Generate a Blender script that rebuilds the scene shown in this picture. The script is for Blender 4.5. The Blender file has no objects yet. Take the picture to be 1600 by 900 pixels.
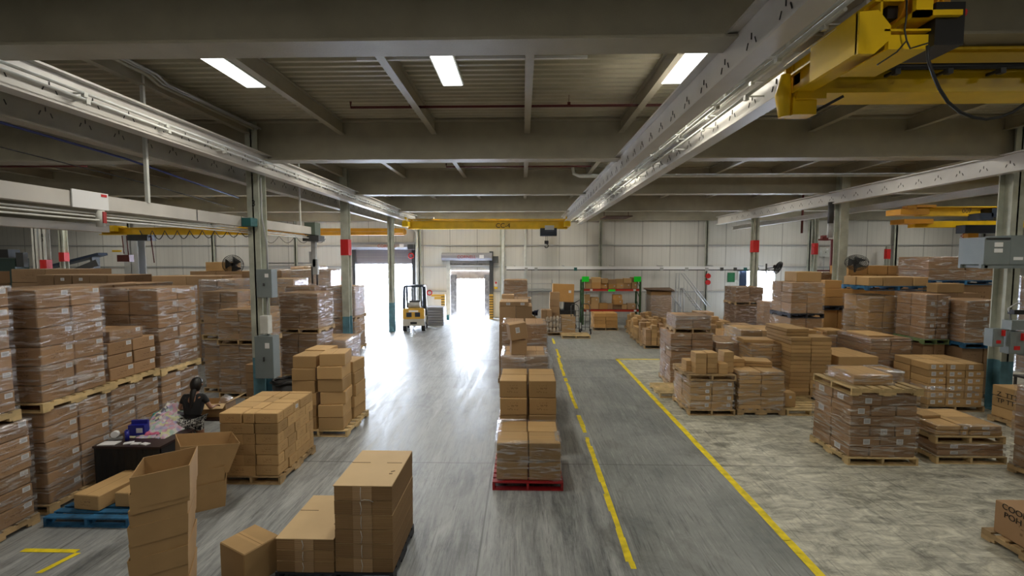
import bpy, bmesh, math, random
from mathutils import Vector, Matrix, noise
from mathutils.bvhtree import BVHTree
random.seed(7)
S = bpy.context.scene
COL = S.collection
R = math.radians
CH = 3.75                                    # eye height

# ------------------------------------------------------------------ camera
cam = bpy.data.objects.new('camera', bpy.data.cameras.new('camera'))
COL.objects.link(cam)
cam.data.lens = 16.0
cam.data.sensor_width = 36.0
cam.data.clip_end = 400
cam.location = (0, 0, CH)
cam.rotation_euler = (R(90 - 3.62), 0, R(1.37))
S.camera = cam

# ------------------------------------------------------------------ colour management
S.view_settings.view_transform = 'Standard'
S.view_settings.look = 'None'
S.view_settings.gamma = 1.0
S.view_settings.use_curve_mapping = False
S.view_settings.exposure = 0.0

# ------------------------------------------------------------------ sky
W = bpy.data.worlds.new('sky')
S.world = W
W.use_nodes = True
bgn = W.node_tree.nodes['Background']
bgn.inputs[0].default_value = (0.76, 0.85, 1.0, 1)
bgn.inputs[1].default_value = 68.0

def portal(x, y, z, w, h):
    L = bpy.data.lights.new('door_portal', 'AREA')
    L.shape = 'RECTANGLE'; L.size = w; L.size_y = h
    L.cycles.is_portal = True
    o = bpy.data.objects.new('door_portal', L)
    COL.objects.link(o)
    o.location = (x, y, z)
    o.rotation_euler = (R(-90), 0, 0)         # opens towards the hall (-Y)
LAMP_POWER = 62.0
LAMP_COL = (1.0, 0.94, 0.80)

# ------------------------------------------------------------------ material helpers
def mat(name, col, rough=0.6, metal=0.0, spec=0.5, var=0.0, vscale=3.0, bump=0.0, bscale=30.0, island=0.0, coat=0.0):
    m = bpy.data.materials.new(name); m.use_nodes = True
    nt = m.node_tree; b = nt.nodes['Principled BSDF']
    b.inputs['Base Color'].default_value = (*col, 1)
    b.inputs['Roughness'].default_value = rough
    b.inputs['Metallic'].default_value = metal
    b.inputs['Specular IOR Level'].default_value = spec
    if coat: b.inputs['Coat Weight'].default_value = coat
    tc = nt.nodes.new('ShaderNodeTexCoord')
    cur = None
    if var:
        n = nt.nodes.new('ShaderNodeTexNoise'); n.inputs['Scale'].default_value = vscale
        n.inputs['Detail'].default_value = 6
        nt.links.new(tc.outputs['Object'], n.inputs['Vector'])
        mr = nt.nodes.new('ShaderNodeMapRange')
        mr.inputs[1].default_value = 0.3; mr.inputs[2].default_value = 0.7
        mr.inputs[3].default_value = 1 - var; mr.inputs[4].default_value = 1 + var
        nt.links.new(n.outputs['Fac'], mr.inputs[0])
        h = nt.nodes.new('ShaderNodeHueSaturation')
        h.inputs['Color'].default_value = (*col, 1)
        nt.links.new(mr.outputs[0], h.inputs['Value'])
        cur = h.outputs[0]
    if island:
        g = nt.nodes.new('ShaderNodeNewGeometry')
        oi = nt.nodes.new('ShaderNodeObjectInfo')
        ad = nt.nodes.new('ShaderNodeMath'); ad.operation = 'ADD'
        nt.links.new(g.outputs['Random Per Island'], ad.inputs[0]); nt.links.new(oi.outputs['Random'], ad.inputs[1])
        fr = nt.nodes.new('ShaderNodeMath'); fr.operation = 'FRACT'; nt.links.new(ad.outputs[0], fr.inputs[0])
        mr = nt.nodes.new('ShaderNodeMapRange')
        mr.inputs[3].default_value = 1 - island; mr.inputs[4].default_value = 1 + island
        nt.links.new(fr.outputs[0], mr.inputs[0])
        h = nt.nodes.new('ShaderNodeHueSaturation')
        h.inputs['Color'].default_value = (*col, 1)
        if cur: nt.links.new(cur, h.inputs['Color'])
        nt.links.new(mr.outputs[0], h.inputs['Value'])
        cur = h.outputs[0]
    if cur: nt.links.new(cur, b.inputs['Base Color'])
    if bump:
        n2 = nt.nodes.new('ShaderNodeTexNoise'); n2.inputs['Scale'].default_value = bscale
        nt.links.new(tc.outputs['Object'], n2.inputs['Vector'])
        bp = nt.nodes.new('ShaderNodeBump'); bp.inputs['Strength'].default_value = bump
        bp.inputs['Distance'].default_value = 0.02
        nt.links.new(n2.outputs['Fac'], bp.inputs['Height'])
        nt.links.new(bp.outputs[0], b.inputs['Normal'])
    return m

def N(nt, t, **kw):
    n = nt.nodes.new('ShaderNode' + t)
    for k, v in kw.items():
        if k.startswith('i'):
            key = k[1:]
            n.inputs[int(key) if key.isdigit() else key].default_value = v
        else: setattr(n, k, v)
    return n
def math_(nt, op, a, b=None, c=None, clamp=False):
    n = nt.nodes.new('ShaderNodeMath'); n.operation = op; n.use_clamp = clamp
    for i, v in enumerate((a, b, c)):
        if v is None: continue
        if isinstance(v, (int, float)): n.inputs[i].default_value = v
        else: nt.links.new(v, n.inputs[i])
    return n.outputs[0]
def mix_(nt, f, a, b):
    n = nt.nodes.new('ShaderNodeMix'); n.data_type = 'RGBA'
    for s, v in ((n.inputs[0], f), (n.inputs[6], a), (n.inputs[7], b)):
        if isinstance(v, tuple): s.default_value = (*v, 1) if len(v) == 3 else v
        elif isinstance(v, (int, float)): s.default_value = v
        else: nt.links.new(v, s)
    return n.outputs[2]

def cardboard(name, col, var=0.20, top=False, prints=0.0, flutes=False):
    m = bpy.data.materials.new(name); m.use_nodes = True
    nt = m.node_tree; b = nt.nodes['Principled BSDF']
    b.inputs['Roughness'].default_value = 0.72
    b.inputs['Specular IOR Level'].default_value = 0.3
    g = N(nt, 'NewGeometry'); oi = N(nt, 'ObjectInfo')
    rnd = math_(nt, 'FRACT', math_(nt, 'ADD', g.outputs['Random Per Island'], oi.outputs['Random']))
    tc = N(nt, 'TexCoord')
    ns = N(nt, 'TexNoise', iScale=2.2, iDetail=5.0); nt.links.new(g.outputs['Position'], ns.inputs['Vector'])
    val = math_(nt, 'ADD', math_(nt, 'MULTIPLY', rnd, 2 * var), 1 - var - 0.12)
    val = math_(nt, 'ADD', val, math_(nt, 'MULTIPLY', ns.outputs['Fac'], 0.24))
    h = N(nt, 'HueSaturation'); h.inputs['Color'].default_value = (*col, 1)
    nt.links.new(val, h.inputs['Value'])
    cur = h.outputs[0]
    uv = N(nt, 'SeparateXYZ'); nt.links.new(tc.outputs['UV'], uv.inputs[0])
    u, v = uv.outputs[0], uv.outputs[1]
    if top:
        dv = math_(nt, 'ABSOLUTE', math_(nt, 'SUBTRACT', v, 0.5))
        tape = math_(nt, 'LESS_THAN', dv, 0.085)
        cur = mix_(nt, math_(nt, 'MULTIPLY', tape, 0.22), cur, (col[0]*1.35, col[1]*1.3, col[2]*1.25))
        seam = math_(nt, 'LESS_THAN', dv, 0.010)
        cur = mix_(nt, math_(nt, 'MULTIPLY', seam, 0.7), cur, (col[0]*.3, col[1]*.25, col[2]*.2))
    if prints:
        a = math_(nt, 'LESS_THAN', math_(nt, 'ABSOLUTE', math_(nt, 'SUBTRACT', u, 0.47)), 0.2)
        c = math_(nt, 'LESS_THAN', math_(nt, 'ABSOLUTE', math_(nt, 'SUBTRACT', v, 0.5)), 0.24)
        vm = N(nt, 'VectorMath', operation='MULTIPLY'); nt.links.new(tc.outputs['UV'], vm.inputs[0]); vm.inputs[1].default_value = (26, 9, 1)
        vo = N(nt, 'TexVoronoi', iScale=1.0); vo.distance = 'CHEBYCHEV'; nt.links.new(vm.outputs[0], vo.inputs['Vector'])
        ink = math_(nt, 'LESS_THAN', vo.outputs['Distance'], 0.36)
        row = math_(nt, 'GREATER_THAN', math_(nt, 'FRACT', math_(nt, 'MULTIPLY', v, 5.0)), 0.42)
        k = math_(nt, 'MULTIPLY', math_(nt, 'MULTIPLY', a, c), math_(nt, 'MULTIPLY', ink, row))
        cur = mix_(nt, math_(nt, 'MULTIPLY', k, prints), cur, (col[0]*.35, col[1]*.28, col[2]*.22))
    if flutes:
        pz = N(nt, 'SeparateXYZ'); nt.links.new(g.outputs['Position'], pz.inputs[0])
        z = pz.outputs[2]
        fl = math_(nt, 'FRACT', math_(nt, 'MULTIPLY', z, 85.0))
        w1 = N(nt, 'TexNoise', iScale=1.0, iDetail=3.0)
        cb = N(nt, 'CombineXYZ'); nt.links.new(math_(nt, 'MULTIPLY', z, 60.0), cb.inputs[2])
        nt.links.new(math_(nt, 'MULTIPLY', pz.outputs[0], 1.5), cb.inputs[0])
        nt.links.new(cb.outputs[0], w1.inputs['Vector'])
        d = math_(nt, 'LESS_THAN', fl, 0.38)
        k = math_(nt, 'ADD', math_(nt, 'MULTIPLY', d, 0.45), math_(nt, 'MULTIPLY', w1.outputs['Fac'], 0.45))
        cur = mix_(nt, k, cur, (col[0]*.25, col[1]*.2, col[2]*.15))
    nt.links.new(cur, b.inputs['Base Color'])
    bp = N(nt, 'Bump'); bp.inputs['Strength'].default_value = 0.25; bp.inputs['Distance'].default_value = 0.01
    n3 = N(nt, 'TexNoise', iScale=9.0, iDetail=3.0); nt.links.new(g.outputs['Position'], n3.inputs['Vector'])
    nt.links.new(n3.outputs['Fac'], bp.inputs['Height']); nt.links.new(bp.outputs[0], b.inputs['Normal'])
    return m

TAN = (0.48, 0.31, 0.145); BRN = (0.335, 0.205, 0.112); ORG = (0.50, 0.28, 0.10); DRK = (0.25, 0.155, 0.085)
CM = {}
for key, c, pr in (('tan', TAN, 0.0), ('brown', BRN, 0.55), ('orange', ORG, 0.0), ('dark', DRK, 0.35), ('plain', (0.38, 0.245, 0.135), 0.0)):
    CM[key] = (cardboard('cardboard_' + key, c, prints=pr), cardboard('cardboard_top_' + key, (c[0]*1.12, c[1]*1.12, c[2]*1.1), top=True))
CM['print'] = (cardboard('cardboard_tan_printed', TAN, prints=0.6), CM['tan'][1])
M_FLUTE = cardboard('cardboard_flute_edges', (0.40, 0.25, 0.12), flutes=True)
M_FLUTE2 = cardboard('cardboard_flute_edges_pale', (0.55, 0.37, 0.21), flutes=True)
M_SHEET = mat('cardboard_sheet', (0.60, 0.43, 0.235), 0.7, var=0.05, vscale=2)
M_KRAFT = mat('cardboard_kraft', (0.42, 0.26, 0.115), 0.7, var=0.10, vscale=3)
M_WOOD = mat('pallet_wood', (0.42, 0.29, 0.15), 0.8, var=0.35, vscale=5, island=0.25)
M_WOODP = mat('pallet_wood_pale', (0.58, 0.43, 0.22), 0.8, var=0.25, vscale=5, island=0.2)
M_BLUEP = mat('pallet_blue_paint', (0.02, 0.12, 0.26), 0.6, var=0.5, vscale=7, island=0.2)
M_REDP = mat('pallet_red_paint', (0.38, 0.015, 0.02), 0.55, var=0.3, vscale=5, island=0.15)
M_BLKP = mat('pallet_black', (0.02, 0.022, 0.03), 0.6)
M_GRNP = mat('pallet_green_paint', (0.17, 0.24, 0.10), 0.7, var=0.3)
M_WHITE = mat('white_paint', (0.62, 0.63, 0.60), 0.5, var=0.12, vscale=4)
M_COLUMN = mat('column_paint', (0.46, 0.48, 0.41), 0.5, var=0.18, vscale=3)
M_COLBLUE = mat('column_blue_paint', (0.10, 0.23, 0.29), 0.5, var=0.25, vscale=4)
M_BEAM = mat('beam_paint', (0.36, 0.33, 0.255), 0.5, var=0.10, vscale=2.0, bump=0.1, bscale=60)
M_RAIL = mat('rail_paint', (0.56, 0.54, 0.51), 0.33, var=0.12, vscale=1.2)
M_DECK = mat('deck_paint', (0.44, 0.41, 0.31), 0.45, var=0.12, vscale=1.5)
M_YEL = mat('crane_yellow', (0.78, 0.50, 0.005), 0.4, var=0.12, vscale=2)
M_ORY = mat('crane_orange', (0.72, 0.33, 0.01), 0.45, var=0.1, vscale=2)
M_BLACK = mat('black_rubber', (0.012, 0.012, 0.013), 0.5)
M_BLACKB = mat('blue_black_metal', (0.012, 0.022, 0.045), 0.4)
M_RED = mat('red_band', (0.55, 0.012, 0.012), 0.5)
M_REDPIPE = mat('red_pipe', (0.10, 0.012, 0.01), 0.4)
M_GREY = mat('electrical_grey', (0.19, 0.225, 0.235), 0.45, var=0.06)
M_DGREY = mat('dark_grey', (0.05, 0.052, 0.055), 0.5)
M_LGREY = mat('light_grey', (0.42, 0.43, 0.44), 0.4, metal=0.2)
M_TEAL = mat('teal_box', (0.01, 0.10, 0.10), 0.5)
M_GREEN = mat('rack_green', (0.03, 0.09, 0.03), 0.5)
M_RACKRED = mat('rack_red', (0.45, 0.03, 0.01), 0.5)
M_NEON = mat('neon_green_card', (0.0, 0.85, 0.03), 0.6)
M_LABEL = mat('sticker_white', (0.82, 0.83, 0.86), 0.5)
M_INK = mat('ink_black', (0.015, 0.013, 0.012), 0.7)
M_INKRED = mat('ink_red', (0.35, 0.03, 0.03), 0.6)
M_INKBRN = mat('ink_brown', (0.12, 0.07, 0.04), 0.8)
M_STRAP = mat('white_strap', (0.7, 0.7, 0.68), 0.4)

def film_material(name, base, streak, tint=(0.8, 0.8, 0.82)):
    m = bpy.data.materials.new(name); m.use_nodes = True
    nt = m.node_tree; nt.nodes.remove(nt.nodes['Principled BSDF'])
    out = nt.nodes['Material Output']
    g = N(nt, 'NewGeometry')
    mp = N(nt, 'Mapping'); mp.inputs['Scale'].default_value = (1.6, 1.6, 11.0); mp.inputs['Rotation'].default_value = (0.25, 0.2, 0)
    nt.links.new(g.outputs['Position'], mp.inputs[0])
    n = N(nt, 'TexNoise', iScale=1.6, iDetail=7.0, iRoughness=0.62, iDistortion=0.8); nt.links.new(mp.outputs[0], n.inputs['Vector'])
    mr = N(nt, 'MapRange'); mr.inputs[1].default_value = 0.49; mr.inputs[2].default_value = 0.64
    mr.inputs[3].default_value = base; mr.inputs[4].default_value = streak; nt.links.new(n.outputs['Fac'], mr.inputs[0])
    bp = N(nt, 'Bump'); bp.inputs['Strength'].default_value = 0.8; bp.inputs['Distance'].default_value = 0.03
    nt.links.new(n.outputs['Fac'], bp.inputs['Height'])
    gl = N(nt, 'BsdfGlossy', iRoughness=0.14); nt.links.new(bp.outputs[0], gl.inputs['Normal']); gl.inputs['Color'].default_value = (0.9, 0.9, 0.95, 1)
    df = N(nt, 'BsdfDiffuse'); df.inputs['Color'].default_value = (*tint, 1)
    ms = N(nt, 'MixShader'); ms.inputs[0].default_value = 0.62
    nt.links.new(df.outputs[0], ms.inputs[1]); nt.links.new(gl.outputs[0], ms.inputs[2])
    tr = N(nt, 'BsdfTransparent')
    mx = N(nt, 'MixShader'); nt.links.new(mr.outputs[0], mx.inputs[0])
    nt.links.new(tr.outputs[0], mx.inputs[1]); nt.links.new(ms.outputs[0], mx.inputs[2])
    nt.links.new(mx.outputs[0], out.inputs[0])
    return m
M_FILM = film_material('stretch_film', 0.035, 0.72)
M_FILMW = film_material('stretch_film_milky', 0.22, 0.92, (0.75, 0.76, 0.82))

# ------------------------------------------------------------------ mesh builder
class MB:
    def __init__(s): s.v = []; s.f = []; s.m = []; s.uv = []; s.sm = []
    def quad(s, pts, mi=0, uv=((0,0),(1,0),(1,1),(0,1)), smooth=False):
        b = len(s.v); s.v += [tuple(p) for p in pts]
        s.f.append(tuple(range(b, b + len(pts)))); s.m.append(mi); s.sm.append(smooth)
        s.uv += list(uv)[:len(pts)] if len(uv) >= len(pts) else [(0, 0)] * len(pts)
        return s
    def box(s, c, d, rz=0.0, mi=0, mtop=None, M=None):
        x, y, z = d[0]/2, d[1]/2, d[2]/2
        T = M if M is not None else Matrix.Translation(c) @ Matrix.Rotation(rz, 4, 'Z')
        P = [T @ Vector(q) for q in ((-x,-y,-z),(x,-y,-z),(x,y,-z),(-x,y,-z),(-x,-y,z),(x,-y,z),(x,y,z),(-x,y,z))]
        b = len(s.v); s.v += [tuple(p) for p in P]
        for k, f in enumerate(((4,5,6,7),(0,3,2,1),(0,1,5,4),(1,2,6,5),(2,3,7,6),(3,0,4,7))):
            s.f.append(tuple(b + i for i in f)); s.m.append(mtop if (k == 0 and mtop is not None) else mi); s.sm.append(False)
            if k == 0 and d[1] > d[0]: s.uv += [(0,1),(0,0),(1,0),(1,1)]
            else: s.uv += [(0,0),(1,0),(1,1),(0,1)]
        return s
    def rng(s, x0, x1, y0, y1, z0, z1, mi=0, mtop=None):
        return s.box(((x0+x1)/2, (y0+y1)/2, (z0+z1)/2), (abs(x1-x0), abs(y1-y0), abs(z1-z0)), 0, mi, mtop)
    def bar(s, a, b, w, h=None, mi=0):
        a, b = Vector(a), Vector(b); h = h or w; d = b - a; L = d.length
        q = d.to_track_quat('X', 'Z').to_matrix().to_4x4()
        return s.box(None, (L, w, h), mi=mi, M=Matrix.Translation((a+b)/2) @ q)
    def tube(s, pts, r, n=8, mi=0, cap=True):
        pts = [Vector(p) for p in pts]; rs = r if isinstance(r, (list, tuple)) else [r]*len(pts)
        rings = []; up = Vector((0, 0, 1)); pa = None
        for i, p in enumerate(pts):
            t = (pts[min(i+1, len(pts)-1)] - pts[max(i-1, 0)]).normalized()
            if pa is None:
                a = up.cross(t)
                if a.length < .1: a = Vector((1, 0, 0)).cross(t)
            else: a = pa - t*pa.dot(t)
            a.normalize(); pa = a.copy(); c = t.cross(a)
            b = len(s.v)
            for k in range(n):
                w = 2*math.pi*k/n
                s.v.append(tuple(p + (a*math.cos(w) + c*math.sin(w))*rs[i]))
            rings.append(b)
        for i in range(len(rings)-1):
            for k in range(n):
                k2 = (k+1) % n
                s.f.append((rings[i]+k, rings[i]+k2, rings[i+1]+k2, rings[i+1]+k)); s.m.append(mi); s.uv += [(0,0)]*4; s.sm.append(True)
        if cap:
            s.f.append(tuple(rings[0]+k for k in reversed(range(n)))); s.m.append(mi); s.uv += [(0,0)]*n; s.sm.append(False)
            s.f.append(tuple(rings[-1]+k for k in range(n))); s.m.append(mi); s.uv += [(0,0)]*n; s.sm.append(False)
        return s
    def ibeam(s, a, b, h, w, tf=0.03, tw=0.03, mi=0):
        """I-section between points a and b at the section's centre"""
        a, b = Vector(a), Vector(b)
        s.bar(a, b, tw, h - 2*tf, mi)
        for sg in (1, -1):
            o = Vector((0, 0, sg*(h/2 - tf/2)))
            s.bar(a + o, b + o, w, tf, mi)
        return s
    def prism(s, prof, y0, y1, axis='Y', mi=0):
        n = len(prof); b = len(s.v)
        def pt(p, t): return (p[0], t, p[1]) if axis == 'Y' else ((t, p[0], p[1]) if axis == 'X' else (p[0], p[1], t))
        s.v += [pt(p, y0) for p in prof] + [pt(p, y1) for p in prof]
        for k in range(n):
            k2 = (k+1) % n
            s.f.append((b+k, b+k2, b+n+k2, b+n+k)); s.m.append(mi); s.uv += [(0,0),(1,0),(1,1),(0,1)]; s.sm.append(False)
        s.f.append(tuple(b+k for k in reversed(range(n)))); s.m.append(mi); s.uv += [(0,0)]*n; s.sm.append(False)
        s.f.append(tuple(b+n+k for k in range(n))); s.m.append(mi); s.uv += [(0,0)]*n; s.sm.append(False)
        return s
    def mesh(s, name, mats):
        me = bpy.data.meshes.new(name)
        me.from_pydata(s.v, [], s.f)
        for m in (mats if isinstance(mats, (list, tuple)) else [mats]): me.materials.append(m)
        me.polygons.foreach_set('material_index', s.m)
        me.polygons.foreach_set('use_smooth', s.sm)
        ul = me.uv_layers.new(name='UVMap')
        ul.data.foreach_set('uv', [c for p in s.uv for c in p])
        me.update(); return me
    def build(s, name, mats, parent=None, loc=None, fix=True):
        me = s.mesh(name, mats)
        if fix:
            bm = bmesh.new(); bm.from_mesh(me); bmesh.ops.recalc_face_normals(bm, faces=bm.faces); bm.to_mesh(me); bm.free()
        o = bpy.data.objects.new(name, me); COL.objects.link(o)
        if parent: o.parent = parent
        if loc: o.location = loc
        return o

def tag(o, label=None, cat=None, group=None, kind=None):
    if label: o['label'] = label
    if cat: o['category'] = cat
    if group: o['group'] = group
    if kind: o['kind'] = kind
    return o
def thing(name, label, cat, loc=(0,0,0), rz=0.0, group=None):
    o = bpy.data.objects.new(name, None); COL.objects.link(o)
    o.location = loc; o.rotation_euler = (0, 0, rz); o.empty_display_size = 0.1
    return tag(o, label, cat, group)
def recenter(o):
    """put a single-mesh thing's origin at its base centre"""
    me = o.data; vs = [v.co for v in me.vertices]
    c = Vector(((min(v.x for v in vs)+max(v.x for v in vs))/2, (min(v.y for v in vs)+max(v.y for v in vs))/2, min(v.z for v in vs)))
    me.transform(Matrix.Translation(-c)); o.location = o.location + c
    return o
def struct(name, mb, m, label=None, fix=True):
    o = mb.build(name, m, fix=fix); o['kind'] = 'structure'
    if label: o['label'] = label
    return o
def dup(root, loc, rz=0.0, label=None, group=None, scale=None):
    r = root.copy(); COL.objects.link(r); r.location = loc; r.rotation_euler = (0, 0, rz)
    if scale: r.scale = scale
    if label: r['label'] = label
    if group: r['group'] = group
    for ch in list(root.children):
        c = ch.copy(); COL.objects.link(c); c.parent = r
        for g in list(ch.children):
            d = g.copy(); COL.objects.link(d); d.parent = c
    return r
def text(name, body, size, loc, rot, m, parent=None, align='CENTER', extrude=0.001):
    cu = bpy.data.curves.new(name, 'FONT'); cu.body = body; cu.size = size; cu.extrude = extrude
    cu.align_x = align; cu.align_y = 'CENTER'; cu.materials.append(m)
    tmp = bpy.data.objects.new(name, cu); COL.objects.link(tmp); bpy.context.view_layer.update()
    me = bpy.data.meshes.new_from_object(tmp.evaluated_get(bpy.context.evaluated_depsgraph_get()))
    bpy.data.objects.remove(tmp)
    o = bpy.data.objects.new(name, me); COL.objects.link(o)
    o.location = loc; o.rotation_euler = rot
    if parent: o.parent = parent
    return o
# ================================================================== the building
YW = 29.2            # end wall
XL, XR, YF = -36.0, 34.0, -9.0
ZB = CH + 2.44       # underside of the roof beams
ZR = CH + 3.42       # roof deck

# --- floor
def floor_material():
    m = bpy.data.materials.new('concrete_floor'); m.use_nodes = True
    nt = m.node_tree; b = nt.nodes['Principled BSDF']
    g = N(nt, 'NewGeometry'); sp = N(nt, 'SeparateXYZ'); nt.links.new(g.outputs['Position'], sp.inputs[0])
    X, Y = sp.outputs[0], sp.outputs[1]
    def nz(scale, sx, sy, det=6.0, rough=0.6, dist=0.0, rot=0.0):
        mp = N(nt, 'Mapping'); mp.inputs['Scale'].default_value = (sx, sy, 1); mp.inputs['Rotation'].default_value = (0, 0, rot)
        nt.links.new(g.outputs['Position'], mp.inputs[0])
        n = N(nt, 'TexNoise', iScale=scale, iDetail=det, iRoughness=rough, iDistortion=dist); nt.links.new(mp.outputs[0], n.inputs['Vector'])
        return n.outputs['Fac']
    def rngm(v, a, b_, c, d):
        mr = N(nt, 'MapRange'); nt.links.new(v, mr.inputs[0])
        for i, q in enumerate((a, b_, c, d)): mr.inputs[i+1].default_value = q
        return mr.outputs[0]
    streak = nz(1.0, 4.0, 0.55, 12, 0.78, 0.5)
    cloud = nz(0.6, 1, 1, 7, 0.6, 0.4)
    fine = nz(9.0, 1, 1, 5, 0.7)
    scr = nz(1.0, 34.0, 1.6, 6, 0.7, 0.8, 0.12)
    stain = nz(0.9, 1.0, 0.6, 9, 0.72, 1.0)
    swirl = nz(2.2, 0.9, 2.2, 12, 0.76, 0.9, 0.25)
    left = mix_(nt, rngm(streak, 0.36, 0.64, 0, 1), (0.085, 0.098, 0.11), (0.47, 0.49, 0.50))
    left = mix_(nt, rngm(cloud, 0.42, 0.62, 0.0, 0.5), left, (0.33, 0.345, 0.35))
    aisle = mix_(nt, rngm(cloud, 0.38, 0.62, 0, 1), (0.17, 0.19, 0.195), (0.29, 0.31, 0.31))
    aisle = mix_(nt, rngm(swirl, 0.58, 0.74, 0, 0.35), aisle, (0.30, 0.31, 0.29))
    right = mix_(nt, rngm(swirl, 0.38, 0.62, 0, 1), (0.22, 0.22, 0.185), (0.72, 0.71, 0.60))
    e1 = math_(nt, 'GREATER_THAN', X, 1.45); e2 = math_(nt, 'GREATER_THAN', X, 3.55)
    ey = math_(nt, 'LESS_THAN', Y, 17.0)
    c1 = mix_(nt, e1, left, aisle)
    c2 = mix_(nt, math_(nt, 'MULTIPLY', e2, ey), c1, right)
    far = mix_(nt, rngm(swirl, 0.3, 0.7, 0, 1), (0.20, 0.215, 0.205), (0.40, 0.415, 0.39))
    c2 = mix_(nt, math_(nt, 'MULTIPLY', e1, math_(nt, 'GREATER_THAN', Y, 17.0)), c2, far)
    c2 = mix_(nt, rngm(fine, 0.35, 0.75, 0.0, 0.22), c2, (0.40, 0.40, 0.38))
    c2 = mix_(nt, rngm(scr, 0.54, 0.64, 0.0, 0.5), c2, (0.06, 0.065, 0.07))
    c2 = mix_(nt, rngm(scr, 0.36, 0.43, 0.4, 0.0), c2, (0.50, 0.51, 0.50))
    c2 = mix_(nt, rngm(stain, 0.54, 0.66, 0.0, 0.5), c2, (0.085, 0.085, 0.08))
    # old dark patch in the slab and joints
    jx = math_(nt, 'LESS_THAN', math_(nt, 'ABSOLUTE', math_(nt, 'SUBTRACT', math_(nt, 'FRACT', math_(nt, 'MULTIPLY', math_(nt, 'ADD', Y, 1.0), 1/6.1)), 0.5)), 0.0022)
    jy = math_(nt, 'LESS_THAN', math_(nt, 'ABSOLUTE', math_(nt, 'SUBTRACT', X, -0.55)), 0.012)
    jy2 = math_(nt, 'LESS_THAN', math_(nt, 'ABSOLUTE', math_(nt, 'SUBTRACT', X, -6.0)), 0.012)
    j = math_(nt, 'MAXIMUM', jx, math_(nt, 'MAXIMUM', jy, jy2))
    c2 = mix_(nt, math_(nt, 'MULTIPLY', j, 0.6), c2, (0.05, 0.05, 0.05))
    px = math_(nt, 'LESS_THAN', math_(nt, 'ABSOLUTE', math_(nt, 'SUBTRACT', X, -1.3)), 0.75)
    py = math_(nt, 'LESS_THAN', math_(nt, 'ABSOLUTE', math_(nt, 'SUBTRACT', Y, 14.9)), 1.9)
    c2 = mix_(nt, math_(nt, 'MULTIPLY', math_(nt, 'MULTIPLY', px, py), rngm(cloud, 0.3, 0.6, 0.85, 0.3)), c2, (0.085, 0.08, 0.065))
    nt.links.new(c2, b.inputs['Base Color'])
    nt.links.new(rngm(streak, 0.36, 0.64, 0.30, 0.58), b.inputs['Roughness'])
    b.inputs['Specular IOR Level'].default_value = 0.5
    bp = N(nt, 'Bump'); bp.inputs['Strength'].default_value = 0.25; bp.inputs['Distance'].default_value = 0.01
    nt.links.new(swirl, bp.inputs['Height']); nt.links.new(bp.outputs[0], b.inputs['Normal'])
    return m
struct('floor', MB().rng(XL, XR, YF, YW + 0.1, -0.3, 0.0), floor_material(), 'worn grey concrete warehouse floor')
M_YLINE = mat('yellow_line_paint', (0.88, 0.70, 0.015), 0.6, var=0.25, vscale=6)
def paint_line(x0, x1, y0, y1, seed, wobble=0.03, broken=0.0):
    rnd = random.Random(seed); mb = MB(); L = y1 - y0; lw = x1 - x0; y = y0
    while y < y1:
        s = rnd.uniform(.12, .5)
        if rnd.random() > broken:
            a, b = rnd.uniform(-wobble, wobble)*.35, rnd.uniform(-wobble, wobble)*.35
            mb.quad([(x0+a, y, .004), (x1+b, y, .004), (x1+b*.6, min(y+s+.01, y1), .004), (x0+a*.6, min(y+s+.01, y1), .004)])
        y += s
    return mb
struct('floor_marking', paint_line(1.30, 1.39, 3.5, 17.2, 1, .06, .22), M_YLINE, 'chipped yellow line beside the row of pallets in the middle')
struct('floor_marking', paint_line(1.36, 1.45, 17.2, 21.4, 5, .05, .18), M_YLINE, 'far end of the chipped yellow line')
struct('floor_marking', paint_line(3.48, 3.60, 3.5, 17.05, 2, .02, .0), M_YLINE, 'long yellow line right of the dark aisle')
mb = MB(); mb.quad([(3.48, 16.93, .004), (5.6, 16.93, .004), (5.6, 17.05, .004), (3.48, 17.05, .004)])
struct('floor_marking', mb, M_YLINE, 'short yellow line crossing behind the pallets')
mb = MB(); mb.quad([(-6.45, 5.46, .004), (-5.72, 5.46, .004), (-5.72, 5.53, .004), (-6.45, 5.53, .004)])
mb.quad([(-5.83, 5.08, .004), (-5.75, 5.08, .004), (-5.64, 5.46, .004), (-5.72, 5.46, .004)])
struct('floor_marking', mb, M_YLINE, 'worn yellow paint marks in front of the blue pallet')

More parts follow.
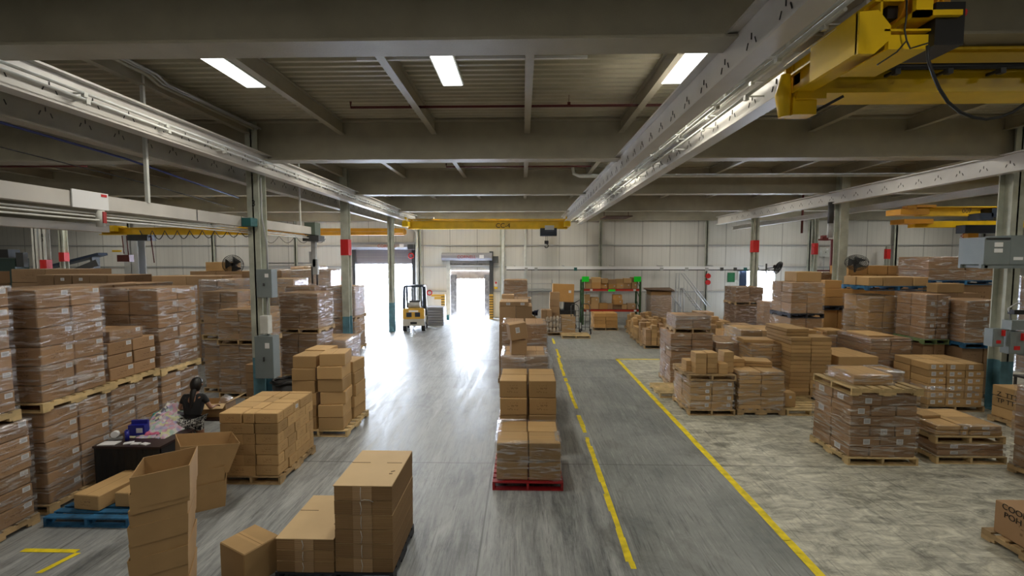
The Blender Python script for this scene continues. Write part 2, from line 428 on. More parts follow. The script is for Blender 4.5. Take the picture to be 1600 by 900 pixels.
# --- walls
def wall_material():
    m = bpy.data.materials.new('wall_panel'); m.use_nodes = True
    nt = m.node_tree; b = nt.nodes['Principled BSDF']; b.inputs['Roughness'].default_value = 0.5
    g = N(nt, 'NewGeometry'); sp = N(nt, 'SeparateXYZ'); nt.links.new(g.outputs['Position'], sp.inputs[0])
    t = math_(nt, 'ADD', sp.outputs[0], sp.outputs[1])
    fr = math_(nt, 'FRACT', math_(nt, 'MULTIPLY', t, 1/1.75))
    seam = math_(nt, 'LESS_THAN', fr, 0.03)
    fr2 = math_(nt, 'FRACT', math_(nt, 'MULTIPLY', t, 1/0.29))
    rib = math_(nt, 'LESS_THAN', fr2, 0.10)
    mp = N(nt, 'Mapping'); mp.inputs['Scale'].default_value = (1.5, 1.5, 0.25); nt.links.new(g.outputs['Position'], mp.inputs[0])
    n = N(nt, 'TexNoise', iScale=1.2, iDetail=6.0); nt.links.new(mp.outputs[0], n.inputs['Vector'])
    c = mix_(nt, n.outputs['Fac'], (0.58, 0.57, 0.54), (0.74, 0.73, 0.70))
    c = mix_(nt, math_(nt, 'MULTIPLY', rib, 0.18), c, (0.3, 0.3, 0.28))
    c = mix_(nt, math_(nt, 'MULTIPLY', seam, 0.55), c, (0.2, 0.2, 0.19))
    nt.links.new(c, b.inputs['Base Color'])
    return m
M_WALL = wall_material()
D1 = (-10.75, -7.1, 3.46)      # big roller door: x0, x1, height
D2 = (-4.75, -2.05, 3.05)      # dock door
D3 = (13.7, 15.95, 3.0)        # door far right
D4 = (-12.05, -11.55, 2.1)     # narrow glazed door
zt = ZR + 0.3
holes = sorted([D4, D1, D2, D3])
mb = MB(); x = XL
for (a, b_, h) in holes:
    mb.rng(x, a, YW, YW + 0.25, 0, zt); mb.rng(a, b_, YW, YW + 0.25, h, zt); x = b_
mb.rng(x, XR, YW, YW + 0.25, 0, zt)
struct('wall_back', mb, M_WALL, 'pale ribbed metal end wall with dock doors')
struct('wall_left', MB().rng(XL - 0.25, XL, YF, YW + .25, 0, zt), M_WALL)
struct('wall_right', MB().rng(XR, XR + 0.25, YF, YW + .25, 0, zt), M_WALL)
struct('wall_front', MB().rng(XL, XR, YF - 0.25, YF, 0, zt), M_WALL)
# white girts and posts on the end wall
k = 1
for z, w in ((CH + .85, .07), (CH - .52, .07), (CH - 2.1, .08)):
    segs = []
    x = XL
    for (a, b_, h) in holes:
        if h > z - .1: segs.append((x, a)); x = b_
    segs.append((x, XR))
    mb = MB()
    for a, b_ in segs: mb.rng(a, b_, YW - .09, YW, z, z + w)
    struct('trim_%d' % k, mb, M_LGREY, 'grey wall rail along the end wall'); k += 1
for x in (-31, -25.5, -20, -14.6, -6.6, -1.35, 4.9, 11.55, 17.9, 23.2, 28.5):
    mb = MB(); mb.ibeam((x, YW - .2, 0), (x, YW - .2, ZB), .26, .2, .02, .02)
    struct('trim_%d' % k, mb, M_COLUMN, 'painted steel wall post on the end wall'); k += 1

# --- roof deck, ribs run across the hall
mb = MB(); y = YF; p = 0.21; yy = []
while y < YW + .2:
    yy += [(y, 0), (y + .075, 0), (y + .105, .05), (y + .18, .05)]; y += p
for (a, b_) in zip(yy[:-1], yy[1:]):
    mb.quad([(XL, a[0], ZR + a[1]), (XR, a[0], ZR + a[1]), (XR, b_[0], ZR + b_[1]), (XL, b_[0], ZR + b_[1])])
mb.rng(XL, XR, YF, YW + .25, ZR + .12, ZR + .35)
struct('ceiling', mb, M_DECK, 'ribbed metal roof deck', fix=False)
BY = [-0.8, 5.42, 11.47, 17.52, 23.57]
for y in BY:
    mb = MB(); d = ZR - ZB
    mb.rng(XL, XR, y - .02, y + .02, ZB, ZR)
    mb.rng(XL, XR, y - .2, y + .2, ZB, ZB + .03); mb.rng(XL, XR, y - .2, y + .2, ZR - .04, ZR - .005)
    struct('roof_beam', mb, M_BEAM, 'deep painted steel girder across the hall')
mb = MB(); mb.rng(XL, XR, YW - .32, YW - .3, ZB - .02, ZR); mb.rng(XL, XR, YW - .35, YW - .05, ZB - .02, ZB + .02)
struct('roof_beam', mb, M_BEAM, 'girder against the end wall')
for i in range(-14, 14):
    x = 0.1 + 2.3 * i
    mb = MB()
    for y0, y1 in zip(BY[:-1] + [23.57], BY[1:] + [YW - .3]):
        mb.ibeam((x, y0 + .02, ZR - .17), (x, y1 - .02, ZR - .17), .32, .14, .02, .02)
    struct('roof_purlin_beam', mb, M_BEAM, 'roof purlin running along the hall')
# --- long crane runways (bolted to the building)
def runway(x, z0, z1, y0, y1, label, m=M_RAIL, marks=True, w=.24):
    mb = MB(); h = z1 - z0
    mb.ibeam((x, y0, (z0+z1)/2), (x, y1, (z0+z1)/2), h, w, .03, .03)
    # upper web stiffener line, conductor rail
    o = struct('runway_beam', mb, m, label)
    if marks:
        kb = MB(); sx = -1 if x > 0 else 1
        y = max(1.2, y0 + .3)
        while y < min(y1, 26):
            xx = x + sx * .02
            for dy, dz in ((-.10, -.05), (0, .02), (.10, -.05)):
                kb.bar((xx, y + dy, (z0+z1)/2 + dz - .035), (xx, y + dy*.7, (z0+z1)/2 + dz + .03), .006, .012)
            y += .62
        kb.build('ink_marks', M_INK, o)
    return o
ra = runway(2.38, CH + 2.05, CH + 2.52, -5, 27.2, 'pale crane runway, the steeper of the pair overhead')
rb = runway(3.30, CH + 2.05, CH + 2.52, 4.6, 27.2, 'shiny crane runway carrying the large yellow crane')
rl = runway(-6.42, CH + 2.10, CH + 2.58, -5, 27.2, 'pale crane runway over the left post line')
rl2 = runway(-7.15, CH + 1.93, CH + 2.5, -5, 27.2, 'wide dull girder behind the left runway', M_BEAM)
rr = runway(11.45, CH + 2.03, CH + 2.48, -3, 27.2, 'pale crane runway at the right post line')
rc = runway(12.35, CH + 1.72, CH + 1.92, -3, 27.2, 'thin lower runway behind the right posts', marks=False, w=.16)
# conductor rails alongside
for par, x, z in ((ra, 2.68, 2.12), (ra, 2.80, 2.28), (rb, 3.12, 2.42), (rb, 3.05, 2.22), (rl, -6.25, 2.36), (rl, -6.22, 2.26)):
    ys_ = 4.65 if par is rb else -4
    mb = MB(); mb.tube([(x, ys_, CH + z), (x, 26.8, CH + z)], .022)
    y = max(.5, ys_ + .3)
    while y < 26.5:
        mb.rng(min(x, par_x := {ra: 2.38, rb: 3.30, rl: -6.42}[par]), max(x, par_x), y - .015, y + .015, CH + z - .008, CH + z + .008)
        mb.box((x, y, CH + z - .02), (.05, .06, .07)); y += 1.5
    mb.build('conductor_rail', M_WHITE, par)

# --- steel columns
def column(x, y, label, w=.26, d=.26, top=ZB, blue=1.55, red=None, m=M_COLUMN, num=None):
    mb = MB(); mb.ibeam((x, y, 0), (x, y, top), 0, 0) if False else None
    mb = MB()
    mb.rng(x - .02, x + .02, y - d/2, y + d/2, blue, top)
    mb.rng(x - w/2, x + w/2, y - d/2, y - d/2 + .025, blue, top)
    mb.rng(x - w/2, x + w/2, y + d/2 - .025, y + d/2, blue, top)
    o = struct('steel_column', mb, m, label)
    if blue > 0:
        mb = MB()
        mb.rng(x - .021, x + .021, y - d/2, y + d/2, 0, blue)
        mb.rng(x - w/2, x + w/2, y - d/2 - .001, y - d/2 + .025, 0, blue)
        mb.rng(x - w/2, x + w/2, y + d/2 - .025, y + d/2, 0, blue)
        mb.rng(x - w/2 - .06, x + w/2 + .06, y - d/2 - .06, y + d/2 + .06, 0, .02)
        mb.build('column_base', M_COLBLUE, o)
    if red:
        MB().rng(x - w/2 - .012, x + w/2 + .012, y - d/2 - .012, y + d/2 + .012, red[0], red[1]).build('red_band', M_RED, o)
    if num:
        t = text('painted_number', num[0], num[1], (x + .02, y - d/2 - .008, num[2]), (R(90), 0, 0), M_INK, o)
    return o
c1 = column(-6.72, 11.45, 'large post left of the boxes with grey switch boxes', .30, .34, ZR, 1.25, num=('3', .22, CH + 1.38))
column(-6.78, 17.35, 'post with red band in front of the big door', .27, .3, ZR, 1.55, red=(CH + .15, CH + .75))
column(-6.80, 23.4, 'post with blue foot in the big doorway', .27, .3, ZB, 1.5)
c2 = column(11.85, 11.45, 'post at the far right carrying grey electrical boxes', .30, .34, ZR, 1.25)
column(11.85, 17.35, 'post beside the wall fan on the right', .30, .34, ZR, 0)
column(11.72, 23.4, 'post with red band and blue foot before the bright doorway', .27, .3, ZB, 1.75, red=(CH + .35, CH + .95))
column(-18.9, 17.35, 'plain white post at far left', .22, .22, CH + 1.45, 0, m=M_WHITE)
column(-18.55, 17.3, 'white post with red band at far left', .24, .2, CH + 1.45, 0, red=(CH - .48, CH - .02), m=M_WHITE, num=('B\n3', .17, CH + .82))
column(-20.6, 20.0, 'post with red band against the far left wall', .22, .22, CH + 1.3, 0, red=(CH - .1, CH + .3))
column(-20.3, 23.4, 'grey post behind the far left pallets', .75, .5, CH + 1.3, 0, m=M_LGREY)
column(15.6, 24.8, 'slim post with red band by the right wall', .2, .2, ZB, 0, red=(CH + .25, CH + .85))
column(22.4, 28.6, 'short red banded post on the right wall', .2, .2, CH + .8, 0, red=(CH + .02, CH + .62))

# --- doors
HOOD = mat('door_hood_grey', (0.36, 0.36, 0.40), .35, .5, var=.06)
SLATM = mat('roller_slats', (0.30, 0.29, 0.33), .4, .3)
MFOAM = mat('dock_seal_fabric', (0.20, 0.19, 0.19), .7, var=.4, vscale=6, bump=.5, bscale=9)
def hood(o, x0, x1, zc, r, yb, txt, tx):
    prof = [(yb + r*.9*math.cos(a) - r, zc + r*math.sin(a)) for a in [2*math.pi*i/10 + .3 for i in range(10)]]
    MB().prism([(p, q) for p, q in prof], x0, x1, 'X').build('hood', HOOD, o)
    text('hood_lettering', txt, .27, (tx, yb - 1.9*r - .01, zc - .02), (R(78), 0, 0), M_INKRED, o)
    MB().box((tx + .95, yb - 1.92*r, zc), (.28, .02, .22)).build('hood_label', M_LABEL, o)
def door_root(name, label):
    o = bpy.data.objects.new(name, None); COL.objects.link(o); o['kind'] = 'structure'; o['label'] = label; return o
d = door_root('door_1', 'wide open roller door with the shutter rolled up')
hood(d, D1[0] - .4, D1[1] + .25, CH + .86 - .02, .24, YW - .08, 'CORNELL', -8.6)
mb = MB(); z = D1[2] - .02
while z < D1[2] + .85: mb.rng(D1[0], D1[1], YW - .10, YW - .04, z, z + .085); z += .1
mb.build('shutter_slats', SLATM, d)
MB().rng(D1[1], D1[1] + .22, YW - .22, YW, 0, CH + .9).build('guide_rail', M_DGREY, d)
MB().rng(D1[0] - .2, D1[0], YW - .22, YW, 0, CH + .9).build('guide_rail', M_DGREY, d)
MB().box((D1[1] + .05, YW - .5, CH + .78), (.42, .3, .3)).build('motor', M_DGREY, d)
MB().box((D1[1] + .38, YW - .1, CH + .32), (.3, .16, .45)).build('control_box', M_WHITE, d)
mb = MB(); mb.tube([(D1[1] - .02 + .16*math.cos(a), YW - .3, CH + .22 + .16*math.sin(a)) for a in [2*math.pi*i/14 for i in range(15)]], .035); mb.build('hose_reel', M_RED, d)
d = door_root('door_2', 'dock door with padded seal and rolled shutter hood')
hood(d, -5.15, -1.95, CH + .16, .25, YW - .08, 'CORNELL', -3.55)
for sx in (-4.78, -2.02):
    MB().rng(sx - .12, sx + .12, YW - .16, YW, 0, CH + .5).build('door_jamb', M_WHITE if sx < -4 else M_DGREY, d)
MB().rng(-4.7, -2.1, YW + .3, YW + .6, CH - 1.27, D2[2] + .02).build('head_curtain', mat('head_curtain_beige', (.36, .30, .26), .7, var=.15, vscale=5), d)
for sx0, sx1 in ((-4.75, -4.3), (-2.5, -2.05)):
    MB().rng(sx0, sx1, YW + .26, YW + .75, 0, CH - 1.0).build('seal_pad', MFOAM, d)
MB().rng(-4.75, -2.05, YW - .12, YW - .05, CH - .40, CH - .25).build('bottom_bar', MFOAM, d)
MB().tube([(-4.75, YW - .12, CH - .42), (-2.05, YW - .12, CH - .42)], .03).build('header_tube', M_LABEL, d)
MB().box((-1.72, YW - .3, CH - .02), (.32, .3, .42)).build('motor', M_DGREY, d)
MB().box((-1.72, YW - .12, CH - 1.55), (.26, .12, .38)).build('control_box', M_WHITE, d)
MB().box((-1.72, YW - .19, CH - 1.83), (.22, .02, .12)).build('warning_label', M_YEL, d)
MB().box((-1.72, YW - .2, CH - 1.5), (.1, .03, .12)).build('stop_button', M_RED, d)
d = door_root('door_3', 'small bright doorway at the far right with blue frame')
MB().rng(D3[0], D3[0] + .65, YW + .3, YW + .45, 1.9, 3.0).build('blue_panel', M_BLACKB, d)
MB().rng(D3[0] - .1, D3[0], YW - .06, YW + .2, 0, 3.1).build('jamb', M_WHITE, d)
MB().rng(D3[0] - .1, D3[1] + .1, YW - .06, YW + .2, 3.0, 3.12).build('lintel', M_DGREY, d)
d = door_root('door_4', 'narrow glazed door left of the big roller door')
mb = MB(); a, b_, h = D4
mb.rng(a, a + .06, YW - .03, YW + .03, 0, h); mb.rng(b_ - .06, b_, YW - .03, YW + .03, 0, h)
mb.rng(a, b_, YW - .03, YW + .03, h - .06, h); mb.rng(a, b_, YW - .03, YW + .03, 0, .5); mb.rng(a, b_, YW - .03, YW + .03, 1.0, 1.06)
mb.build('door_frame', M_DGREY, d)
for (a, b_, h) in (D1, D2, D3, D4): portal((a+b_)/2, YW + .12, h/2, b_ - a, h)
# outside yard
struct('outside_ground', MB().rng(-60, 60, YW + .25, 110, -1.2 - .2, -1.2), mat('yard_concrete', (.75, .76, .8), .8), 'bright concrete yard outside the doors')
struct('outside_ramp', MB().rng(D1[0] - 2, D1[1] + 1, YW + .25, 60, -1.1, -.02), mat('ramp_concrete', (.8, .81, .85), .8), 'pale ramp outside the big door')

# --- ceiling lamps
lampmat = bpy.data.materials.new('lamp_tube_glow'); lampmat.use_nodes = True
nt = lampmat.node_tree; em = N(nt, 'Emission'); em.inputs[0].default_value = (1, 1, .97, 1); em.inputs[1].default_value = 4.0
nt.links.new(em.outputs[0], nt.nodes['Material Output'].inputs[0])
def lamp(x, y, label):
    t = thing('ceiling_light', label, 'ceiling light', (x, y, CH + 3.08), 0, 'long ceiling lights under the roof deck')
    MB().rng(-.19, .19, -.62, .62, .012, .09).build('housing', M_WHITE, t)
    MB().rng(-.165, .165, -.6, .6, 0, .011).build('diffuser', lampmat, t)
    mb = MB(); mb.tube([(0, -.5, .09), (0, -.5, .34)], .006); mb.tube([(0, .5, .09), (0, .5, .34)], .006); mb.build('hanger', M_DGREY, t)
    L = bpy.data.lights.new('lamp_light', 'AREA'); L.shape = 'RECTANGLE'; L.size = .33; L.size_y = 1.2
    L.energy = LAMP_POWER*(.75 if y < 4 else 1.1); L.color = LAMP_COL
    o = bpy.data.objects.new('lamp_light', L); COL.objects.link(o); o.parent = t; o.location = (0, 0, -.01)
    return t
names = {-4.8: 'lit rectangular ceiling light, leftmost of the three bright panels', -1.25: 'lit rectangular ceiling light, middle of the three bright panels', 2.6: 'lit rectangular ceiling light beside the paired runways'}
for x in (-26, -19.5, -13, -4.8, -1.25, 2.6, 9.2, 16, 24):
    for y in (1.5, 7.68, 13.7, 19.8, 25.9):
        lab = names.get(x) if y == 7.68 else None
        lamp(x, y, lab or 'long ceiling light hidden above the girders')
# ================================================================== pallets, cartons and film
def pallet_parts(L=1.2, D=1.0, m=None):
    deck = MB()
    for i in range(7):
        y = -D/2 + .05 + i*(D - .1)/6
        deck.rng(-L/2, L/2, y - .05, y + .05, .118, .138)
    bot = MB()
    for y in (-D/2 + .05, 0, D/2 - .05): bot.rng(-L/2, L/2, y - .05, y + .05, 0, .018)
    st = []
    for x in (-L/2 + .02, 0, L/2 - .02):
        s = MB(); s.rng(x - .02, x + .02, -D/2, D/2, .06, .118)
        for a, b_ in ((-D/2, -D*.36), (-.12*D, .12*D), (D*.36, D/2)): s.rng(x - .02, x + .02, a, b_, .018, .0605)
        st.append(s)
    return deck, bot, st
PROTO = {}
def ysh(x): return -.25 + .024*x
def pallet(x0, y0, W, D, z, m, label, yaw=0, pivot=None, cross=False, raw=False):
    """x0, y0 = near-left corner; cross turns the boards to run along the hall"""
    key = (m.name,)
    if not raw: y0 += ysh(x0 + W/2)
    cx, cy = W/2, D/2
    c, s = math.cos(yaw), math.sin(yaw)
    loc = (x0 + c*cx - s*cy, y0 + s*cx + c*cy, z)
    a, b_ = (D/1.2, W/1.0) if cross else (W/1.2, D/1.0)
    rz = yaw + (math.pi/2 if cross else 0)
    if key not in PROTO:
        t = thing('pallet', label, 'pallet', loc, rz); t.scale = (a, b_, 1)
        deck, bot, st = pallet_parts()
        deck.build('deck_boards', m, t); bot.build('bottom_boards', m, t)
        for q in st: q.build('stringer', m, t)
        t['group'] = {'pallet_wood': 'wooden pallets', 'pallet_wood_pale': 'pale wooden pallets', 'pallet_blue_paint': 'blue pallets', 'pallet_black': 'black pallets'}.get(m.name, 'painted pallets')
        PROTO[key] = t; return t
    return dup(PROTO[key], loc, rz, label, None, (a, b_, 1))

CART = []          # carton specs, built at the end of the script
BLK = []           # other blockers used only to rank cartons by how large they show
ORD = ['top', 'second', 'third', 'fourth', 'fifth', 'sixth', 'seventh', 'eighth', 'ninth', 'tenth', 'eleventh', 'twelfth', 'thirteenth', 'fourteenth', 'fifteenth', 'sixteenth', 'seventeenth', 'eighteenth']
def names_for(n, words3, first, last):
    if n == 1: return ['']
    if n == 2: return [first, last]
    if n == 3: return [first, words3, last]
    if n == 4: return [first, 'inner ' + first, 'inner ' + last, last]
    return [first] + ['%s from %s' % (ORD[i], first) for i in range(1, n - 1)] + [last]
def carton(c, d, rz, look, label, group, stickers=(), tilt=None, raw=False):
    if not raw: c = (c[0], c[1] + ysh(c[0]), c[2])
    CART.append(dict(c=c, d=d, rz=rz, look=look, label=label, group=group, st=stickers, tilt=tilt))
def stack(where, x0, y0, W, D, z, layers, look='brown', yaw=0.0, nx=2, ny=2, jit=.011, sticker=None, adj=None, group=None, pal=None, palcross=False, gap=.018, film=None, seed=None, lean=(0, 0)):
    """cartons in layers on the footprint W x D whose near-left corner is x0, y0.
    layers: list of (height, nx, ny) or height; returns the top z"""
    rnd = random.Random(seed if seed is not None else int(x0*100 + y0*37 + z*11))
    y0 += ysh(x0 + W/2)
    if pal:
        pallet(x0 - .03, y0 - .03, W + .06, D + .06, z, pal, '%s %s' % ({'pallet_wood': 'wooden pallet', 'pallet_wood_pale': 'pale wooden pallet', 'pallet_blue_paint': 'blue pallet', 'pallet_black': 'black pallet', 'pallet_red_paint': 'bright red pallet', 'pallet_green_paint': 'greenish pallet'}[pal.name], 'under ' + where.replace('in ', '', 1)), yaw, cross=palcross, raw=True)
        z += .14
    z0 = z; nl = len(layers)
    c_, s_ = math.cos(yaw), math.sin(yaw)
    adj = adj or {'brown': 'brown', 'tan': 'tan', 'orange': 'orange-tan', 'dark': 'dark brown', 'plain': 'plain brown', 'print': 'tan printed'}[look]
    sizes = sorted(set(l[0] if isinstance(l, tuple) else l for l in layers))
    for li, l in enumerate(layers):
        h, a, b_ = (l + (None,)*3)[:3] if isinstance(l, tuple) else (l, nx, ny)
        xs = None
        if isinstance(a, list): xs = a; a = len(a)       # explicit width fractions
        a = a or nx; b_ = b_ or ny
        cw, cd = W/a, D/b_
        xn = names_for(a, 'middle', 'left', 'right'); yn = names_for(b_, 'mid', 'front', 'back')
        k = nl - li
        ln = 'top layer' if k == 1 else ('bottom layer' if li == 0 else '%s layer down' % ORD[k-1])
        for i in range(a):
            for j in range(b_):
                if 0 < i < a-1 and 0 < j < b_-1 and li < nl-1: continue
                if xs:
                    tot = sum(xs); xa = W*sum(xs[:i])/tot; ww = W*xs[i]/tot
                else: xa = i*cw; ww = cw
                jx, jy = rnd.uniform(-jit, jit), rnd.uniform(-jit, jit)
                px, py = xa + ww/2 + jx + lean[0]*(z - z0), (j + .5)*cd + jy + lean[1]*(z - z0)
                loc = (x0 + c_*px - s_*py, y0 + s_*px + c_*py, z + h/2)
                pos = (yn[j] + ' ' + xn[i]).strip()
                lab = '%s carton, %s%s, %s' % (adj, ln, (', ' + pos) if pos else '', where)
                carton(loc, (ww - gap, cd - gap, h - .009), yaw + rnd.uniform(-jit, jit)*.8, look, lab, group or ('cartons ' + where), sticker or (), raw=True)
        z += h
    if film: film_box(where, x0, y0, W, D, z0 - (.03 if pal else 0), z + .004, yaw, milky=(film == 'milky'), raw=True)
    return z
def film_box(where, x0, y0, W, D, z0, z1, yaw=0, milky=False, raw=False):
    if not raw: y0 += ysh(x0 + W/2)
    mb = MB(); off = .018; n = 14; m_ = max(3, int((z1 - z0)/.09))
    per = []
    cs = [(-off, -off), (W+off, -off), (W+off, D+off), (-off, D+off)]
    for q in range(4):
        a, b_ = cs[q], cs[(q+1) % 4]
        for i in range(n): per.append((a[0] + (b_[0]-a[0])*i/n, a[1] + (b_[1]-a[1])*i/n, q))
    c_, s_ = math.cos(yaw), math.sin(yaw)
    cx, cy = W/2, D/2
    def pt(k, r):
        x, y, q = per[k % len(per)]; z = z0 + (z1 - z0)*r/m_
        d = .010*noise.noise(Vector((x*4 + x0, y*4 + y0, z*9)))
        dx, dy = x - cx, y - cy; L = math.hypot(dx, dy)
        x += dx/L*d; y += dy/L*d
        return (c_*x - s_*y, s_*x + c_*y, z - z0)
    b = 0
    K = len(per)
    for r in range(m_ + 1):
        for k in range(K): mb.v.append(pt(k, r))
    for r in range(m_):
        for k in range(K):
            k2 = (k+1) % K
            mb.f.append((r*K+k, r*K+k2, (r+1)*K+k2, (r+1)*K+k)); mb.m.append(0); mb.uv += [(0,0)]*4; mb.sm.append(True)
    # folded rim over the top edge
    b = len(mb.v); ins = .08
    for k in range(K):
        x, y, q = per[k]; xx = min(max(x, ins), W - ins); yy = min(max(y, ins), D - ins)
        mb.v.append((c_*xx - s_*yy, s_*xx + c_*yy, z1 - z0 + .004))
    for k in range(K):
        k2 = (k+1) % K
        mb.f.append((m_*K+k, m_*K+k2, b+k2, b+k)); mb.m.append(0); mb.uv += [(0,0)]*4; mb.sm.append(True)
    o = mb.build('stretch_film', M_FILMW if milky else M_FILM, loc=(x0, y0, z0), fix=False)
    tag(o, '%s stretch film wrapped round %s' % ('milky' if milky else 'clear', where.replace('in ', '', 1) if where.startswith('in ') else 'cartons ' + where), 'plastic film', 'stretch film on the pallets')
    return o

STK = ('R', .78, .80, .15, .10)    # face, u, v, width m, height m

# ------------------------------------------------------------------ left row of two-high stacks
STR = (('R', .84, .78, .10, .07),)
def six(h, a=2, b_=2): return [(h, a, b_)]*6
# nearest, mostly outside the frame
z = stack('in nearest left tower, lower pallet', -8.10, 5.45, 1.17, 1.08, 0, six(.23), 'brown', sticker=STR, pal=M_WOOD, film='clear')
z = stack('in nearest left tower, upper pallet', -8.14, 5.40, 1.17, 1.02, z + .02, six(.285), 'brown', sticker=STR, pal=M_WOODP, film='clear')
z = stack('in second left tower, lower pallet', -8.14, 6.76, 1.17, 1.04, 0, six(.23), 'brown', sticker=STR, pal=M_WOOD, film='clear')
z = stack('in second left tower, upper pallet', -8.14, 6.76, 1.17, 1.02, z, [(.25, 2, 2)] + [(.28, 2, 2)]*5, 'brown', sticker=STR, pal=M_WOODP, film='clear')
z = stack('in third left tower, lower pallet', -8.2, 7.9, 1.17, 1.04, 0, six(.23), 'brown', sticker=STR, pal=M_WOOD, film='clear')
z = stack('in third left tower, upper pallet', -8.2, 7.9, 1.17, 1.0, z, [(.22, 2, 2)]*3, 'brown', sticker=STR, pal=M_WOODP)
z = stack('in third left tower, loose cap', -7.9, 7.95, .85, .7, z, [(.2, 2, 1)], 'brown', sticker=STR, film='clear')
z = stack('in fourth left tower, lower pallet', -8.25, 9.06, 1.17, 1.04, 0, six(.22), 'brown', sticker=STR, pal=M_WOOD, film='clear')
z = stack('in fourth left tower, upper pallet', -8.25, 9.06, 1.17, 1.04, z, six(.265), 'brown', sticker=STR, pal=M_WOODP, film='clear')
# second row behind them
for k, (y, nm) in enumerate(((6.7, 'second'), (7.95, 'third'), (9.2, 'fourth'))):
    z = stack('in hidden tower behind %s left tower, lower' % nm, -9.7, y, 1.17, 1.1, 0, [(.69, 2, 2)]*2, 'brown', pal=M_WOOD)
    z = stack('in hidden tower behind %s left tower' % nm, -9.7, y, 1.17, 1.1, z, [(.26, 2, 2)]*6, 'brown', pal=M_WOOD)
# farther stacks, left
def far(where, x, y, W_, D_, h, look='brown', nl=4, z=0, nx=2, ny=2, pal=M_WOOD, film=None, lvl=0, adj=None, st=None, yaw=0):
    hh = (h - (.14 if pal else 0))/nl
    return stack(where, x, y, W_, D_, z, [(hh, nx, ny)]*nl, look, yaw=yaw, pal=pal, film=film, adj=adj, sticker=st)
z = far('in far left block beside the twin white posts', -22.0, 16.2, 2.6, 1.3, 1.8, 'dark', 3, nx=3, ny=1)
far('on far left block beside the twin white posts', -22.0, 16.2, 2.6, 1.3, 1.5, 'dark', 3, z, nx=3, ny=1)
far('on far left block right of the twin white posts', -18.2, 16.4, 2.5, 1.3, 1.8, 'dark', 3, nx=2, ny=1)
far('atop far left block right of the twin white posts', -18.2, 16.4, 2.5, 1.3, 1.6, 'dark', 3, 1.8, nx=2, ny=1)
far('in the labelled row before the dark conveyor', -15.6, 14.8, 2.9, 1.1, 1.7, 'dark', 3, nx=3, ny=1)
far('on the labelled row before the dark conveyor', -15.6, 14.8, 2.9, 1.1, 1.55, 'dark', 4, 1.7, nx=5, ny=1, st=(('F', .5, .6, .12, .09),))
far('under the single small carton at far left', -15.2, 21.0, 3.6, 1.2, 3.2, 'plain', 4, nx=3, ny=1)
far('alone on the far plain block', -14.6, 21.2, 1.3, .6, .42, 'tan', 1, 3.2, nx=1, ny=1, pal=None)
far('in far block between left towers and fan', -13.4, 16.6, 2.6, 1.2, 3.15, 'plain', 6, nx=2, ny=2)
far('in far block behind the fourth left tower', -12.2, 13.2, 1.3, 1.2, 3.05, 'brown', 6, nx=2, ny=2, film='clear')
far('in lower white load past fourth tower', -11.35, 16.2, 1.25, 1.1, 1.5, 'plain', 3, film='milky')
far('in upper white load past fourth tower', -11.35, 16.2, 1.25, 1.1, 1.55, 'plain', 3, 1.5, film='milky')
far('in white topped load under the wall fan', -9.95, 17.6, 1.2, 1.1, 1.55, 'tan', 4, film='clear')
far('in upper white topped load under the wall fan', -9.95, 17.6, 1.2, 1.1, 1.45, 'tan', 4, 1.55, film='milky')
far('in small far load beneath the wall fan', -12.0, 22.5, 2.6, 1.2, 1.6, 'plain', 2, nx=3, ny=1)
far('in small upper far load beneath the wall fan', -12.0, 22.5, 2.6, 1.2, 1.65, 'plain', 2, 1.6, nx=4, ny=1, film='milky')
z = far('in lower narrow tower past fourth tower', -8.95, 12.9, .75, 1.15, 1.5, 'plain', 6, nx=1, film='clear')
z = far('in upper narrow tower past fourth tower', -8.95, 12.9, 1.0, 1.15, 1.35, 'plain', 4, 1.5, nx=2, pal=M_WOODP, film='clear')
z = far('in wrapped tower left of numbered post, bottom', -8.2, 12.4, 1.1, 1.1, 1.45, 'plain', 6, film='clear')
z = far('in wrapped tower left of numbered post, middle', -8.2, 12.4, 1.1, 1.1, .95, 'plain', 5, z, film='clear')
far('in short stack at the foot of the numbered post', -7.25, 12.0, .5, .8, 1.0, 'brown', 4, nx=1, ny=1)
# wrapped group right of the numbered post
far('in wrapped load right of numbered post, bottom', -7.6, 14.3, 1.2, 1.15, 1.45, 'dark', 6, film='clear')
far('in wrapped load right of numbered post, top', -7.55, 14.3, 1.2, 1.15, 1.25, 'dark', 7, 1.45, film='clear')
far('in milky load before the narrow door, bottom', -7.9, 18.6, 1.1, 1.2, 1.3, 'plain', 4, film='clear')
far('in milky load before the narrow door, top', -7.9, 18.6, 1.1, 1.2, 1.35, 'plain', 5, 1.3, film='milky')
far('in tall load near the banded post, bottom', -8.75, 17.0, 1.1, 1.0, 1.25, 'dark', 4, film='clear')
far('in tall load near the banded post, top', -8.75, 17.0, 1.1, 1.0, 1.5, 'dark', 6, 1.25, film='clear')
far('in back load below the exit sign, bottom', -11.6, 23.0, 1.3, 1.2, 1.7, 'plain', 4, film='milky')
far('in back load below the exit sign, top', -11.6, 23.0, 1.3, 1.2, 1.7, 'orange', 4, 1.7, film='milky')
# grey wrapped load behind the plain tower
far('in grey wrapped load beside the bright floor', -7.15, 15.45, 1.18, 1.35, 1.03, 'plain', 3, pal=M_BLKP, film='milky')

